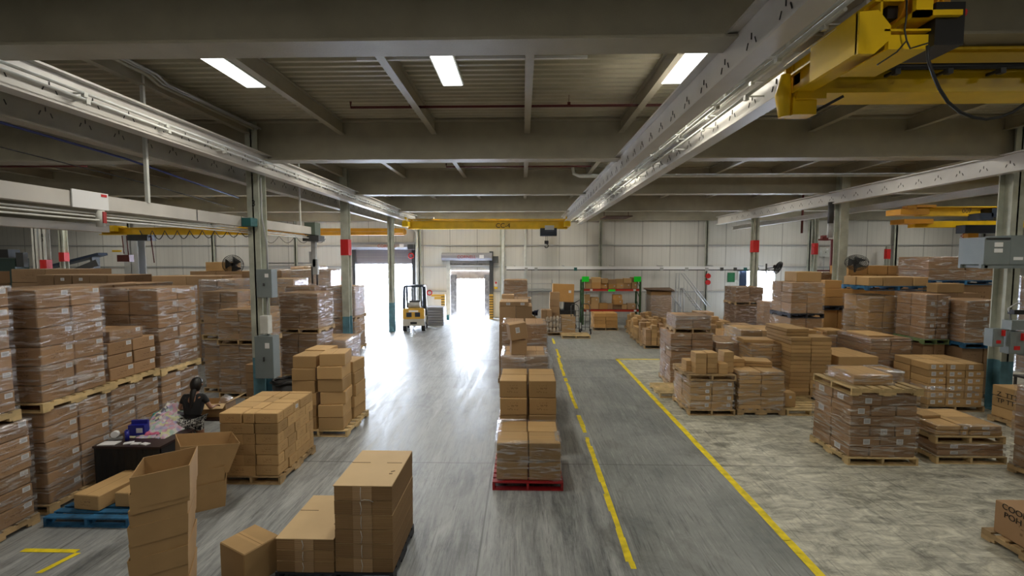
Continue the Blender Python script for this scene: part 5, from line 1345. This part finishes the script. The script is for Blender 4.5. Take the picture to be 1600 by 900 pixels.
# red sprinkler pipe between the first two girders, others farther
def rpipe(label, x0, x1, y, z, drops=(), up=.12):
    mb = MB(); mb.tube([(x0, y, z + up), (x0, y, z), (x1, y, z)], .028)
    for q in drops: mb.tube([(q, y, z), (q, y, ZR - .02)], .006, 5); mb.box((q, y, z + .03), (.06, .06, .08))
    o = mb.build('sprinkler_pipe', M_REDPIPE); recenter(o); tag(o, label, 'pipe', 'dark red sprinkler pipes'); return o
rpipe('long dark red sprinkler pipe under the nearer roof bay', -3.62, 20, 9.7, CH + 3.18, (-2.35, .95, 4.6, 8.2))
rpipe('short dark red sprinkler pipe seen between far girders', -2.6, 2.3, 15.6, CH + 3.12)
rpipe('dark red sprinkler pipe at the far left roof', -24, -14, 14.5, CH + 2.98)
cable('dark red vertical pipe at the right behind the runway', [(12.9, 21.5, CH + 1.2), (12.9, 21.5, ZR)], .05, M_REDPIPE, 'pipe', 'sprinkler_pipe')
o = MB().tube([(1.75, 16.4, CH + 3.3), (1.8, 16.4, CH + 3.02), (2.0, 16.4, CH + 2.94), (24, 16.4, CH + 2.94)], .06).build('white_pipe', M_WHITE); recenter(o); tag(o, 'cream pipe running right along the third girder', 'pipe')
mb = MB(); mb.tube([(-6.6, 10.9, ZB + .9), (10, 10.9, ZB + .93)], .02) if False else None
# perforated strut under the deck
t = MB(); t.rng(-2.62, 1.0, 7.3, 7.34, CH + 3.12, CH + 3.16); o = t.build('perforated_strut', M_LABEL); recenter(o); tag(o, 'thin white perforated strut crossing behind the middle ceiling light', 'strut')
# red fire pipe with valves on the end wall at right
t = thing('fire_pipe', 'dark red fire pipe with valves on the right wall', 'pipe', (18.0, 27.6, 0), 0)
mb = MB(); mb.tube([(-.75, 0, CH + 1.9), (-.75, 0, CH + 1.15), (.35, 0, CH + 1.15), (.35, 0, CH - .8)], .07, 10); mb.build('pipe_run', M_REDPIPE, t)
mb = MB(); mb.tube([(.35, 0, CH - .8), (.35, 0, 0)], .09, 10); mb.build('lower_pipe', mat('blue_pipe', (.02, .1, .25), .5), t)
mb = MB(); mb.box((-.1, 0, CH + 1.25), (.35, .2, .3)); mb.tube([(-.28, -.08, CH + 1.38), (.3, -.08, CH + 1.38)], .04); mb.build('valve', M_REDPIPE, t); MB().box((.0, 0, CH - .68), (1.0, .1, .08)).build('cross_bar', M_REDPIPE, t)
t = thing('spot_exhaust', 'short steel pipe hanging beside the thick post at right', 'pipe', (11.35, 17.2, CH + .8), 0)
mb = MB(); mb.tube([(0, 0, 0), (0, 0, .52)], .09, 12); mb.build('steel_tube', M_LGREY, t); mb = MB(); mb.tube([(0, 0, .52), (0, 0, 1.3)], .1, 10); mb.build('upper_tube', M_DGREY, t)
# brown roof hatch panel near the end wall
o = MB().box((5.3, 26.3, CH + 2.38), (1.5, 1.7, .04)).rng(4.6, 4.63, 26.2, 26.23, CH + 2.4, ZR).rng(5.97, 6.0, 26.2, 26.23, CH + 2.4, ZR).build('hanging_panel', mat('rust_brown', (.07, .025, .015), .6)); recenter(o); tag(o, 'dark rust-brown panel hanging under the far girder', 'panel')
# pale electrified rail (tray) along the end wall
t = thing('wall_track', 'pale horizontal track with hanging tools along the right end wall', 'track', (6.5, 27.9, CH - .62), 0)
MB().rng(-7.5, 9.0, -.1, .1, 0, .18).build('track', M_LABEL, t)
MB().rng(-7.5, 9.0, -.06, .06, -.06, -.0).build('lower_rail', M_DGREY, t)
rnd = random.Random(4)
for k, x in enumerate((-6.3, -5.7, -3.3, 1.9, 3.4, 4.6, 5.5, 6.3, 6.9, 7.6)):
    MB().rng(x - .09, x + .09, -.16, -.1, -.08, .12).build('carrier', M_TEAL if k in (2, 8) else (M_DGREY if k > 5 else M_LGREY), t)
mb = MB()
for x in (-7, -4, -1, 2, 5, 8): mb.rng(x - .03, x + .03, -.03, 1.2, .18, .24)
mb.build('bracket', M_LGREY, t)
# conduits on the wall
def conduit(label, pts, r=.035, m=M_LGREY): return cable(label, pts, r, m, 'conduit', 'wall_conduit', 'conduits on the end wall')
conduit('white vertical pipe right of the dock door', [(-1.25, YW - .35, 0), (-1.25, YW - .35, CH + 2.4)], .11, M_WHITE)
conduit('thin white pipe behind the middle row of pallets', [(.15, YW - .2, 0), (.15, YW - .2, CH + 2.2)], .07, M_WHITE)
conduit('tall pale pipe between the two dock doors', [(-6.75, YW - .3, 0), (-6.75, YW - .3, CH + 1.7), (-7.0, YW - .3, CH + 2.0)], .10, M_WHITE)
conduit('low horizontal conduit left of the rack', [(.3, YW - .15, 1.75), (3.9, YW - .15, 1.75), (3.9, YW - .15, 2.6)], .03)
conduit('conduit bend left of the narrow door', [(-17.2, YW - .15, CH - .25), (-15, YW - .15, CH - .25), (-13.6, YW - .15, CH - .25)], .03, M_DGREY)
# signs and small wall items
t = thing('exit_sign', 'small red exit sign over the narrow glazed door', 'sign', (-11.9, YW - .03, CH - 1.38), 0)
MB().rng(-.28, .28, -.03, .03, 0, .28).build('panel', mat('exit_pink', (.75, .30, .25), .5), t); text('lettering', 'EXIT', .2, (0, -.035, .14), (R(90), 0, 0), M_INKRED, t)
mb = MB(); mb.tube([(.15*math.cos(a), 0, .15*math.sin(a)) for a in [2*math.pi*i/14 for i in range(15)]], .04, 6)
o = mb.build('hose_ring', M_RED, loc=(-6.0, YW - .15, CH - 2.15)); tag(o, 'round red ring sign on the wall left of the dock door', 'sign')
for k, (z, lab) in enumerate(((CH - 1.05, 'upper red alarm bell on the wall post at right'), (CH - 1.45, 'lower red alarm bell on the wall post at right'))):
    mb = MB(); mb.tube([(0, 0, 0), (0, -.1, 0)], .16, 14); o = mb.build('alarm_bell', M_RED, loc=(11.6, YW - .35, z)); tag(o, lab, 'bell', 'red bells on the wall post')
o = MB().rng(-.22, .22, -.03, .03, -.3, .3).build('green_sign', mat('dark_green_sign', (.01, .13, .04), .5), loc=(13.2, YW - .03, CH - 1.15)); tag(o, 'dark green sign on the wall left of the bright doorway', 'sign')

# ================================================================== dock area
FY = mat('forklift_yellow', (.62, .36, .05), .45, var=.1); FW = mat('forklift_cream', (.50, .48, .42), .5)
t = thing('forklift', 'cream and yellow forklift seen from behind near the big door', 'forklift', (-5.72, 24.3, 0), .12); t.scale = (1.2, 1.1, 1.12)
mb = MB(); mb.prism([(-.46, .28), (.46, .28), (.46, .55), (.43, .62), (-.43, .62), (-.46, .55)], -.65, -.35); mb.rng(-.45, .45, -.4, .9, .30, .60); mb.build('chassis', FW, t)
mb = MB(); mb.prism([(-.46, .60), (.46, .60), (.46, 1.02), (.42, 1.08), (-.42, 1.08), (-.46, 1.02)], -.66, -.2); mb.build('counterweight', FY, t)
for sx in (-.30, .06): MB().rng(sx, sx + .22, -.675, -.66, .70, .90).build('radiator_vent', M_BLACKB, t)
MB().rng(-.14, .14, -.665, -.65, .36, .46).build('tow_pin', M_BLACK, t); MB().rng(-.2, .2, -.662, -.65, .92, 1.0).build('rear_plate', M_LABEL, t)
mb = MB()
for sx in (-.42, .42): mb.bar((sx, -.45, 1.05), (sx*.95, -.35, 2.08), .10); mb.bar((sx, .75, .6), (sx*.95, .45, 2.08), .09); mb.bar((sx*.95, -.38, 2.08), (sx*.95, .5, 2.08), .05)
for q in range(6): mb.bar((-.4, -.35 + q*.16, 2.09), (.4, -.35 + q*.16, 2.09), .08)
mb.build('overhead_guard', M_BLACKB, t)
MB().rng(-.25, .25, -.1, .35, 1.0, 1.1).build('seat', M_BLACK, t); MB().rng(-.24, .24, -.15, -.05, 1.05, 1.42).build('backrest', M_DGREY, t)
mb = MB(); mb.tube([(-.25, -.3, 1.2), (.25, -.3, 1.2)], .14, 14); mb.build('gas_tank', M_LGREY, t)
mb = MB(); mb.bar((-.22, .95, .1), (-.22, .95, 2.1), .1, .08); mb.bar((.22, .95, .1), (.22, .95, 2.1), .1, .08)
for z in (.3, 1.2, 2.05): mb.bar((-.22, .95, z), (.22, .95, z), .06)
mb.build('mast', M_DGREY, t)
for sx in (-.2, .2): MB().rng(sx - .05, sx + .05, 1.0, 2.0, .04, .08).build('fork', M_DGREY, t)
for sx in (-.40, .40):
    for sy, r_ in ((-.35, .22), (.7, .28)):
        mb = MB(); mb.tube([(sx - .08, sy, r_), (sx + .08, sy, r_)], r_, 18); mb.tube([(sx - .09, sy, r_), (sx + .09, sy, r_)], r_*.5, 12, mi=1); mb.build('wheel', [M_BLACK, FW], t)
o = MB()
for q in range(7): o.rng(-.52, .52, -.45, .45, q*.15, q*.15 + .135)
o = o.build('plastic_pallet_stack', mat('grey_plastic', (.22, .22, .24), .5)) ; o.location = (-5.0, 26.3, 0); tag(o, 'stack of grey plastic pallets beside the forklift', 'pallets')
t = thing('dock_bollard', 'yellow and black striped guard left of the dock door', 'bollard', (-4.98, 28.3, 0), 0, 'yellow guards at the dock door')
MB().rng(-.12, .12, -.1, .1, 0, 1.55).build('post', FY, t)
mb = MB()
for q in range(9): mb.rng(-.125, .125, -.105, .105, .1 + q*.16, .15 + q*.16)
mb.build('black_band', M_BLACK, t)
mb = MB(); mb.rng(-.75, .0, -.06, .06, 1.42, 1.55); mb.rng(-.55, -.1, -.08, .08, 1.25, 1.40); mb.build('top_arm', FY, t)
d2 = dup(t, (-1.98, 28.4, 0), 0, 'yellow and black striped guard right of the dock door')
for ch in list(d2.children):
    if ch.name.startswith('top_arm'): bpy.data.objects.remove(ch)
o = MB().tube([(0, 0, 0), (0, 0, .30)], .09, 12).build('teal_bottle', M_TEAL, loc=(-4.65, 28.0, 0)); tag(o, 'small teal container at the foot of the left striped guard', 'container')
# things seen outside the big door
def outbox(x, y, s, lab):
    t = thing('outdoor_crate', lab, 'crate', (x, y, -.02), .2)
    MB().rng(-s/2, s/2, -s/2, s/2, 0, s*.8).build('crate', mat('washed_crate', (.42, .30, .22), .8), t); MB().rng(-s/2, s/2, -s/2, s/2, s*.86, s*1.4).build('upper_crate', mat('washed_crate_2', (.45, .32, .24), .8), t)
outbox(-10.45, 30.2, .55, 'pale crates outside the big door by its left edge')

# ================================================================== tools and items at the back
def hand_truck(x, y, rz, lab):
    t = thing('hand_truck', lab, 'hand truck', (x, y, 0), rz, 'hand trucks by the rack')
    mb = MB()
    for sx in (-.2, .2): mb.tube([(sx, 0, .15), (sx, .12, 1.3), (sx*.9, .22, 1.42)], .02, 7)
    mb.tube([(-.18, .22, 1.42), (-.1, .28, 1.5), (.1, .28, 1.5), (.18, .22, 1.42)], .02, 7)
    for z in (.35, .65, .95, 1.2): mb.tube([(-.2, z*.09, z), (.2, z*.09, z)], .014, 6)
    mb.tube([(-.02, .02, .2), (-.02, .12, 1.25)], .012, 6)
    mb.build('frame', M_DGREY, t)
    MB().rng(-.22, .22, -.28, 0, .03, .045).build('toe_plate', M_LGREY, t)
    for sx in (-.25, .25): mb = MB(); mb.tube([(sx - .03, .08, .13), (sx + .03, .08, .13)], .13, 14); mb.build('wheel', M_BLACK, t)
    return t
h0 = hand_truck(2.6, 22.6, .1, 'dark hand truck, left one of the pair by the small pallet')
dup(h0, (3.15, 22.9, 0), -.15, 'dark hand truck, right one of the pair by the small pallet')
pallet(1.85, 21.6, 1.35, 1.0, 0, M_WOODP, 'empty small pallet on the floor before the hand trucks')
t = thing('jug_load', 'wrapped pallet load of pale jugs and cartons at the back', 'pallet load', (1.9, 23.0, .14), 0)
rnd = random.Random(9)
for q in range(3):
    mb = MB()
    for i in range(4):
        for j in range(3): mb.tube([(-.68 + i*.17, -.4 + j*.3, q*.27), (-.68 + i*.17, -.4 + j*.3, q*.27 + .17), (-.68 + i*.17, -.4 + j*.3, q*.27 + .25)], [.075, .075, .025], 8)
    mb.build('jug_row', mat('jug_plastic', (.50, .42, .32), .35), t)
MB().rng(.02, .68, -.5, .45, 0, .78).build('carton_block', CM['tan'][0], t)
pallet(1.2, 22.45, 1.42, 1.05, 0, M_WOOD, 'wooden pallet under the wrapped jugs at the back')
film_box('of jugs and cartons at the back', 1.2, 22.45, 1.4, 1.02, .14, .95)
t = thing('black_machine', 'black wheeled machine behind the wrapped jugs', 'machine', (2.3, 24.6, 0), 0)
mb = MB(); mb.rng(-.8, .5, -.4, .4, .35, 1.05); mb.prism([(-.8, 1.05), (-.3, 1.05), (-.4, 1.4), (-.75, 1.35)], -.35, .35); mb.rng(-.1, .45, -.3, .3, 1.05, 1.45); mb.build('body', M_BLACK, t)
for sx in (-.6, .35): mb = MB(); mb.tube([(sx, -.42, .2), (sx, -.34, .2)], .2, 14); mb.build('wheel', M_BLACK, t)
mb = MB(); mb.tube([(.4, -.2, 1.4), (.75, -.2, 1.6), (.8, -.2, 1.2)], .03); mb.build('hose', M_DGREY, t)
o = MB().box((0, 0, .52), (1.15, .35, .95)).build('large_carton', CM['orange'][0]); o.data.materials[0] = CM['orange'][0]; o.location = (2.15, 24.8, 1.42); o.rotation_euler = (0, .03, .05); tag(o, 'large square carton standing on the black machine', 'cardboard box')
MB().box((.35, -.18, .6), (.14, .01, .14)).build('white_label', M_LABEL, o)
t = thing('jacket', 'dark blue jacket hung over cartons at the back', 'jacket', (.6, 22.9, 0), 0)
skin('cloth', [(0, 0, 1.25), (-.1, 0, 1.1), (.15, 0, 1.15), (0, 0, .95)], [(0, 1), (0, 2), (0, 3)], [.16, .12, .12, .14], mat('navy_cloth', (.008, .012, .04), .85), t)
mb = MB(); mb.tube([(0, 0, 0), (0, 0, 1.2)], .03); mb.build('stand', M_DGREY, t)
o = MB().box((0, 0, .45), (.8, .06, .95)).build('cardboard_sheet', M_KRAFT); o.location = (.25, 20.6, .0); o.rotation_euler = (-.15, .55, -.3); o.location.z = .25; tag(o, 'brown cardboard sheet leaning beside the middle row', 'cardboard')
t = thing('wire_shelf', 'thin wire shelf on the wall behind the middle row', 'shelf', (1.0, 27.8, 0), 0)
mb = MB()
for z in (1.9, 2.25): mb.rng(-.8, .8, -.25, .25, z, z + .03)
for sx in (-.78, .78): mb.rng(sx - .02, sx + .02, -.25, -.21, 0, 2.5); mb.rng(sx - .02, sx + .02, .21, .25, 0, 2.5)
mb.build('frame', M_LGREY, t)
# pallet rack
t = thing('pallet_rack', 'pallet rack with green uprights and red beams full of cartons', 'rack', (5.05, 26.6, 0), 0)
for sx in (-1.62, 1.62):
    mb = MB(); mb.rng(sx - .05, sx + .05, -.5, -.42, 0, 2.55); mb.rng(sx - .05, sx + .05, .42, .5, 0, 2.55)
    for z in (.3, .9, 1.5, 2.1): mb.bar((sx, -.45, z), (sx, .45, z + .5), .03)
    mb.build('upright', M_GREEN, t)
for z in (.82, 2.0):
    for y in (-.46, .46): MB().rng(-1.57, 1.57, y - .03, y + .03, z - .06, z + .06).build('beam', M_RACKRED, t)
    MB().rng(-1.57, 1.57, -.45, .45, z + .06, z + .075).build('wire_deck', M_DGREY, t)
for k, (x, lab) in enumerate(((3.55, 'bright green card at the left top corner of the rack'), (6.5, 'bright green card at the right top corner of the rack'))):
    o = MB().rng(-.2, .2, -.01, .01, -.15, .15).build('green_card', M_NEON, loc=(x, 26.05, 2.72 - .1)); tag(o, lab, 'sign', 'bright green cards on the rack'); MB().rng(-.012, .012, -.01, .01, -.5, -.14).build('card_holder', M_DGREY, o)
o = MB().rng(-.2, .2, -.008, .008, -.06, .06).build('green_card', M_NEON, loc=(5.05, 26.05, 1.98)); tag(o, 'small bright green card on the middle of the upper red beam', 'sign', 'bright green cards on the rack')
for sx, z in ((-1.15, 2.0), (1.3, 2.0), (-1.35, .82), (1.35, .82)): MB().rng(sx - .07, sx + .07, -.505, -.49, z - .05, z + .05).build('white_tag', M_LABEL, t)
rnd = random.Random(21)
for lvl, z0, nm_ in ((0, .90, 'middle shelf'), (1, 2.08, 'top shelf')):
    x = 3.55; i = 0
    while x < 6.35:
        w = rnd.uniform(.28, .55); n = rnd.choice((1, 2, 2)) if lvl else rnd.choice((1, 2, 3)); z = z0
        for q in range(n):
            hh = rnd.uniform(.24, .36) if n < 3 else .27
            carton((x + w/2, 26.4 + rnd.uniform(-.08, .08), z + hh/2), (w - .02, rnd.uniform(.4, .55), hh), rnd.uniform(-.1, .1), rnd.choice(('tan', 'orange', 'plain')),
                   'carton on rack %s, %s from left, %s' % (nm_, ('first' if i == 0 else ORD[i]), ('lowest', 'second up', 'third up')[q]), 'cartons on the rack ' + nm_, (('F', .7, .6, .07, .06),) if rnd.random() < .4 else ())
            z += hh
        x += w; i += 1
# scrap load right of the rack
t = thing('folded_cardboard_load', 'film-wrapped load of folded cardboard right of the rack', 'cardboard', (7.7, 26.0, 0), 0)
mb = MB(); mb.rng(-.55, .55, -.5, .5, .14, 1.95); mb.build('sheets', M_FLUTE, t)
mb = MB(); mb.quad([(-.75, -.6, 2.06), (.75, -.6, 2.0), (.8, .6, 2.12), (-.8, .6, 2.1)]); mb.quad([(-.75, -.6, 2.0), (-.8, .6, 2.05), (.8, .6, 2.06), (.75, -.6, 1.95)]); mb.rng(-.6, .6, -.5, .5, 1.95, 2.03); mb.build('top_sheet', M_INKBRN, t)
pallet(7.12, 25.45, 1.15, 1.1, 0, M_WOOD, 'wooden pallet under the folded cardboard load'); film_box('of folded cardboard right of the rack', 7.12, 25.48, 1.16, 1.06, .5, 1.75, milky=True)
# rolling ladders
def ladder(x, y, rz, n, lab):
    t = thing('rolling_ladder', lab, 'ladder', (x, y, 0), rz, 'rolling ladders against the wall')
    H = n*.25; mb = MB()
    for sy in (-.28, .28):
        mb.tube([(0, sy, 0), (n*.2, sy, H)], .03, 6); mb.tube([(n*.2, sy, H), (n*.2, sy, 0)], .03, 6); mb.tube([(n*.2 + .3, sy, H), (n*.2 + .3, sy, 0)], .03, 6)
        mb.tube([(0, sy, .9), (n*.2, sy, H + .9), (n*.2 + .3, sy, H + .9), (n*.2 + .3, sy, H)], .025, 6)
        for q in range(1, n, 2): mb.tube([(q*.2, sy, q*.25), (q*.2, sy, q*.25 + .9)], .012, 5)
    mb.build('frame', M_LGREY, t)
    for q in range(1, n + 1): MB().rng(q*.2 - .1, q*.2 + .1, -.27, .27, q*.25 - .012, q*.25 + .012).build('step', M_LGREY, t)
    MB().rng(n*.2, n*.2 + .32, -.27, .27, H - .012, H + .012).build('platform', M_LGREY, t)
    return t
ladder(11.2, 27.6, math.pi, 8, 'grey rolling ladder climbing left against the end wall')
l2 = ladder(9.3, 26.9, math.pi*.95, 4, 'shorter grey rolling ladder in front of the tall one')
# conveyor at far left
t = thing('conveyor', 'dark inclined conveyor on the far left wall', 'conveyor', (-20.4, 22.0, 0), 0)
mb = MB(); mb.bar((-3.6, 0, CH - .72), (.4, 0, CH + .25), .5, .12); mb.build('belt', M_BLACKB, t)
mb = MB(); mb.bar((-1.5, -.3, CH - .9), (.4, -.3, CH - .15), .06, .3); mb.build('side_rail', M_DGREY, t)
for x, z in ((-3.0, CH - .62), (0.0, CH + .1)): MB().rng(x - .05, x + .05, -.2, .2, 0, z).build('leg', M_DGREY, t)
t = thing('dark_cabinet', 'dark green cabinet door at the far left edge', 'cabinet', (-24.2, 21.5, 0), 0)
MB().rng(-1.2, .9, -.3, .3, 0, CH + .05).build('body', mat('dark_green_metal', (.02, .04, .035), .5), t); MB().rng(.95, 1.3, -.3, -.1, CH - .35, CH + .3).build('side_box', M_DGREY, t); MB().rng(-1.2, .9, -.32, -.3, .1, CH - .1).build('door', mat('dark_green_door', (.025, .05, .045), .5), t)
mb = MB(); mb.rng(-.9, .6, -.3, .2, CH + .06, CH + .45); mb.build('top_duct', M_BLACK, t)

# floor-standing things keep the same offset as the cartons
_done = {'pallet', 'stretch_film'}
for o in list(S.objects):
    if o.parent or o.get('kind') == 'structure' or 'category' not in o: continue
    if _re.sub(r'\.\d+$', '', o.name) in _done or o.location.z > 2.9 or o.location.y > 27.2: continue
    if 'electrical' in o.name or 'cable' in o.name: continue
    o.location.y += ysh(o.location.x)
# ================================================================== handwriting on cartons
HW = []
def writing(body, size, loc, rot):
    HW.append((body, size, loc, rot))
writing('COOKIES\n POH CS', .105, (6.255, 5.90, .49), (R(90), 0, R(-90)))
writing('Z  TT2\nTP TT', .15, (10.895, 10.55, .60), (R(90), 0, R(-90)))
# ================================================================== build the cartons
def box_polys(c):
    d = c['d']; T = Matrix.Translation(c['c']) @ Matrix.Rotation(c['rz'], 4, 'Z')
    if c['tilt']: T = T @ Matrix.Rotation(c['tilt'][0], 4, 'X') @ Matrix.Rotation(c['tilt'][1], 4, 'Y')
    x, y, z = d[0]/2, d[1]/2, d[2]/2
    P_ = [T @ Vector(q) for q in ((-x,-y,-z),(x,-y,-z),(x,y,-z),(-x,y,-z),(-x,-y,z),(x,-y,z),(x,y,z),(-x,y,z))]
    return T, P_
bv, bf, own = [], [], []
for ci, c in enumerate(CART):
    T, P_ = box_polys(c); c['T'] = T; b0 = len(bv); bv += P_
    for f in ((4,5,6,7),(0,3,2,1),(0,1,5,4),(1,2,6,5),(2,3,7,6),(3,0,4,7)): bf.append([b0 + i for i in f]); own.append(ci)
for (x0, x1, y0, y1, z0, z1) in ((-3.6, -3.0, 4.1, 4.6, 0, 1.8), (-2.85, -2.17, 5.3, 6.27, 0, .53), (-2.17, -1.5, 5.3, 6.27, 0, 1.16), (-5.3, -4.6, 6.7, 7.3, 0, .9), (-6.9, -5.8, 7.3, 8.1, 0, .75), (-6.9, -6.2, 10.9, 11.5, 0, 5)):
    b0 = len(bv); bv += [Vector(q) for q in ((x0,y0,z0),(x1,y0,z0),(x1,y1,z0),(x0,y1,z0),(x0,y0,z1),(x1,y0,z1),(x1,y1,z1),(x0,y1,z1))]
    for f in ((4,5,6,7),(0,3,2,1),(0,1,5,4),(1,2,6,5),(2,3,7,6),(3,0,4,7)): bf.append([b0 + i for i in f]); own.append(-1)
tree = BVHTree.FromPolygons(bv, bf)
Mw = Matrix.Translation(cam.location) @ cam.rotation_euler.to_matrix().to_4x4()
Rm = Mw.to_3x3(); org = cam.location; seen = [0]*len(CART)
FPX = 1600*16/36
for py in range(1, 900, 2):
    for px in range(0, 1600, 2):
        if py < 395: continue
        dr = Rm @ Vector((px - 800, 450 - py, -FPX)); r_ = tree.ray_cast(org, dr.normalized())
        if r_[2] is not None and own[r_[2]] >= 0: seen[own[r_[2]]] += 1
order = sorted(range(len(CART)), key=lambda i: -seen[i])
N_THINGS = 296
mats_of = {}
def sticker_quads(c):
    out = []; d = c['d']
    for (face, u, v, w, h) in c['st']:
        w = min(w, .5*(d[0] if face in 'FB' else d[1])); h = min(h, .6*d[2]); e = .0025
        if face == 'F': cx = -d[0]/2 + d[0]*u; cz = -d[2]/2 + d[2]*v; q = [(cx-w/2, -d[1]/2-e, cz-h/2), (cx+w/2, -d[1]/2-e, cz-h/2), (cx+w/2, -d[1]/2-e, cz+h/2), (cx-w/2, -d[1]/2-e, cz+h/2)]
        elif face == 'L':
            cy = -d[1]/2 + d[1]*u; cz = -d[2]/2 + d[2]*v; q = [(-d[0]/2-e, cy+w/2, cz-h/2), (-d[0]/2-e, cy-w/2, cz-h/2), (-d[0]/2-e, cy-w/2, cz+h/2), (-d[0]/2-e, cy+w/2, cz+h/2)]
        else:
            uu = u if u >= 0 else 1 - w/d[1] - .06 + w/d[1]/2
            cy = -d[1]/2 + d[1]*uu; cz = -d[2]/2 + d[2]*v; q = [(d[0]/2+e, cy-w/2, cz-h/2), (d[0]/2+e, cy+w/2, cz-h/2), (d[0]/2+e, cy+w/2, cz+h/2), (d[0]/2+e, cy-w/2, cz+h/2)]
        out.append(q)
    return out
M_STK = bpy.data.materials.new('printed_sticker'); M_STK.use_nodes = True
nt = M_STK.node_tree; b = nt.nodes['Principled BSDF']; b.inputs['Roughness'].default_value = .5
tc = N(nt, 'TexCoord'); s_ = N(nt, 'SeparateXYZ'); nt.links.new(tc.outputs['UV'], s_.inputs[0])
ln_ = math_(nt, 'LESS_THAN', math_(nt, 'FRACT', math_(nt, 'MULTIPLY', s_.outputs[1], 4.0)), .42)
inr = math_(nt, 'LESS_THAN', math_(nt, 'ABSOLUTE', math_(nt, 'SUBTRACT', s_.outputs[0], .5)), .36)
inr2 = math_(nt, 'LESS_THAN', math_(nt, 'ABSOLUTE', math_(nt, 'SUBTRACT', s_.outputs[1], .48)), .34)
nt.links.new(mix_(nt, math_(nt, 'MULTIPLY', math_(nt, 'MULTIPLY', ln_, math_(nt, 'MULTIPLY', inr, inr2)), .8), (.66, .67, .70), (.08, .08, .09)), b.inputs['Base Color'])
def boxmesh(d, look):
    key = (round(d[0], 3), round(d[1], 3), round(d[2], 3), look)
    if key in mats_of: return mats_of[key]
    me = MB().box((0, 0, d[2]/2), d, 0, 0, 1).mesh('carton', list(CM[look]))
    bm = bmesh.new(); bm.from_mesh(me)
    bmesh.ops.bevel(bm, geom=[e for e in bm.edges], offset=min(.010, d[2]*.12), segments=1, affect='EDGES', profile=.5)
    bm.to_mesh(me); bm.free(); mats_of[key] = me; return me
rest = MB(); looks = list(CM); rest_m = []
for l_ in looks: rest_m += list(CM[l_])
rest_m.append(M_STK)
chosen = set(i for i in order[:N_THINGS] if seen[i] > 0)
stk = {}
for ci, c in enumerate(CART):
    T = c['T']; sq = sticker_quads(c)
    if 'in front right wrapped stack' in c['label']: sq = [q for q in sq if random.Random(repr(q) + str(ci)).random() < .5]
    if ci in chosen:
        o = bpy.data.objects.new('cardboard_box', boxmesh(c['d'], c['look'])); COL.objects.link(o)
        o.matrix_world = T @ Matrix.Translation((0, 0, -c['d'][2]/2))
        lab = c['label']
        tag(o, lab, 'cardboard box', c['group'])
        if not c['label'].startswith('brown carton') and c['st'] and random.Random(ci).random() < .25: sq = sq[:1] if len(sq) > 1 else []
        for q in sq:
            mb = MB(); mb.quad([(x, y, z + c['d'][2]/2) for x, y, z in q])
            mb.build('sticker', M_STK, o, fix=False)
    else:
        mi = looks.index(c['look'])*2
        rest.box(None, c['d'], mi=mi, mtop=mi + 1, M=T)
        for q in sq: rest.quad([tuple(T @ Vector(p)) for p in q], len(rest_m) - 1)
o = rest.build('cardboard_boxes', rest_m, fix=False)
tag(o, 'the many smaller cartons deeper in the stacks and farther back', 'cardboard boxes', kind='stuff')
# writing belongs to the carton it is on
bx = [o for o in S.objects if o.name.startswith('cardboard_box') and o.type == 'MESH']
for body_, size, loc, rot in HW:
    tx = text('handwriting', body_, size, (0, 0, 0), (0, 0, 0), M_INK, align='LEFT')
    near = min((q for q in bx if 'handwriting' in q.get('label', '')), key=lambda q: (q.location - Vector(loc)).length, default=None)
    Mt = Matrix.Translation(loc) @ (Matrix.Rotation(rot[2], 4, 'Z') @ Matrix.Rotation(rot[0], 4, 'X'))
    if near: tx.parent = near; bpy.context.view_layer.update(); tx.matrix_parent_inverse = near.matrix_world.inverted(); tx.matrix_basis = Mt
    else: tx.matrix_world = Mt
print('cartons', len(CART), 'seen', sum(1 for s in seen if s > 0), 'smallest kept', seen[order[N_THINGS-1]] if len(order) > N_THINGS else 0)
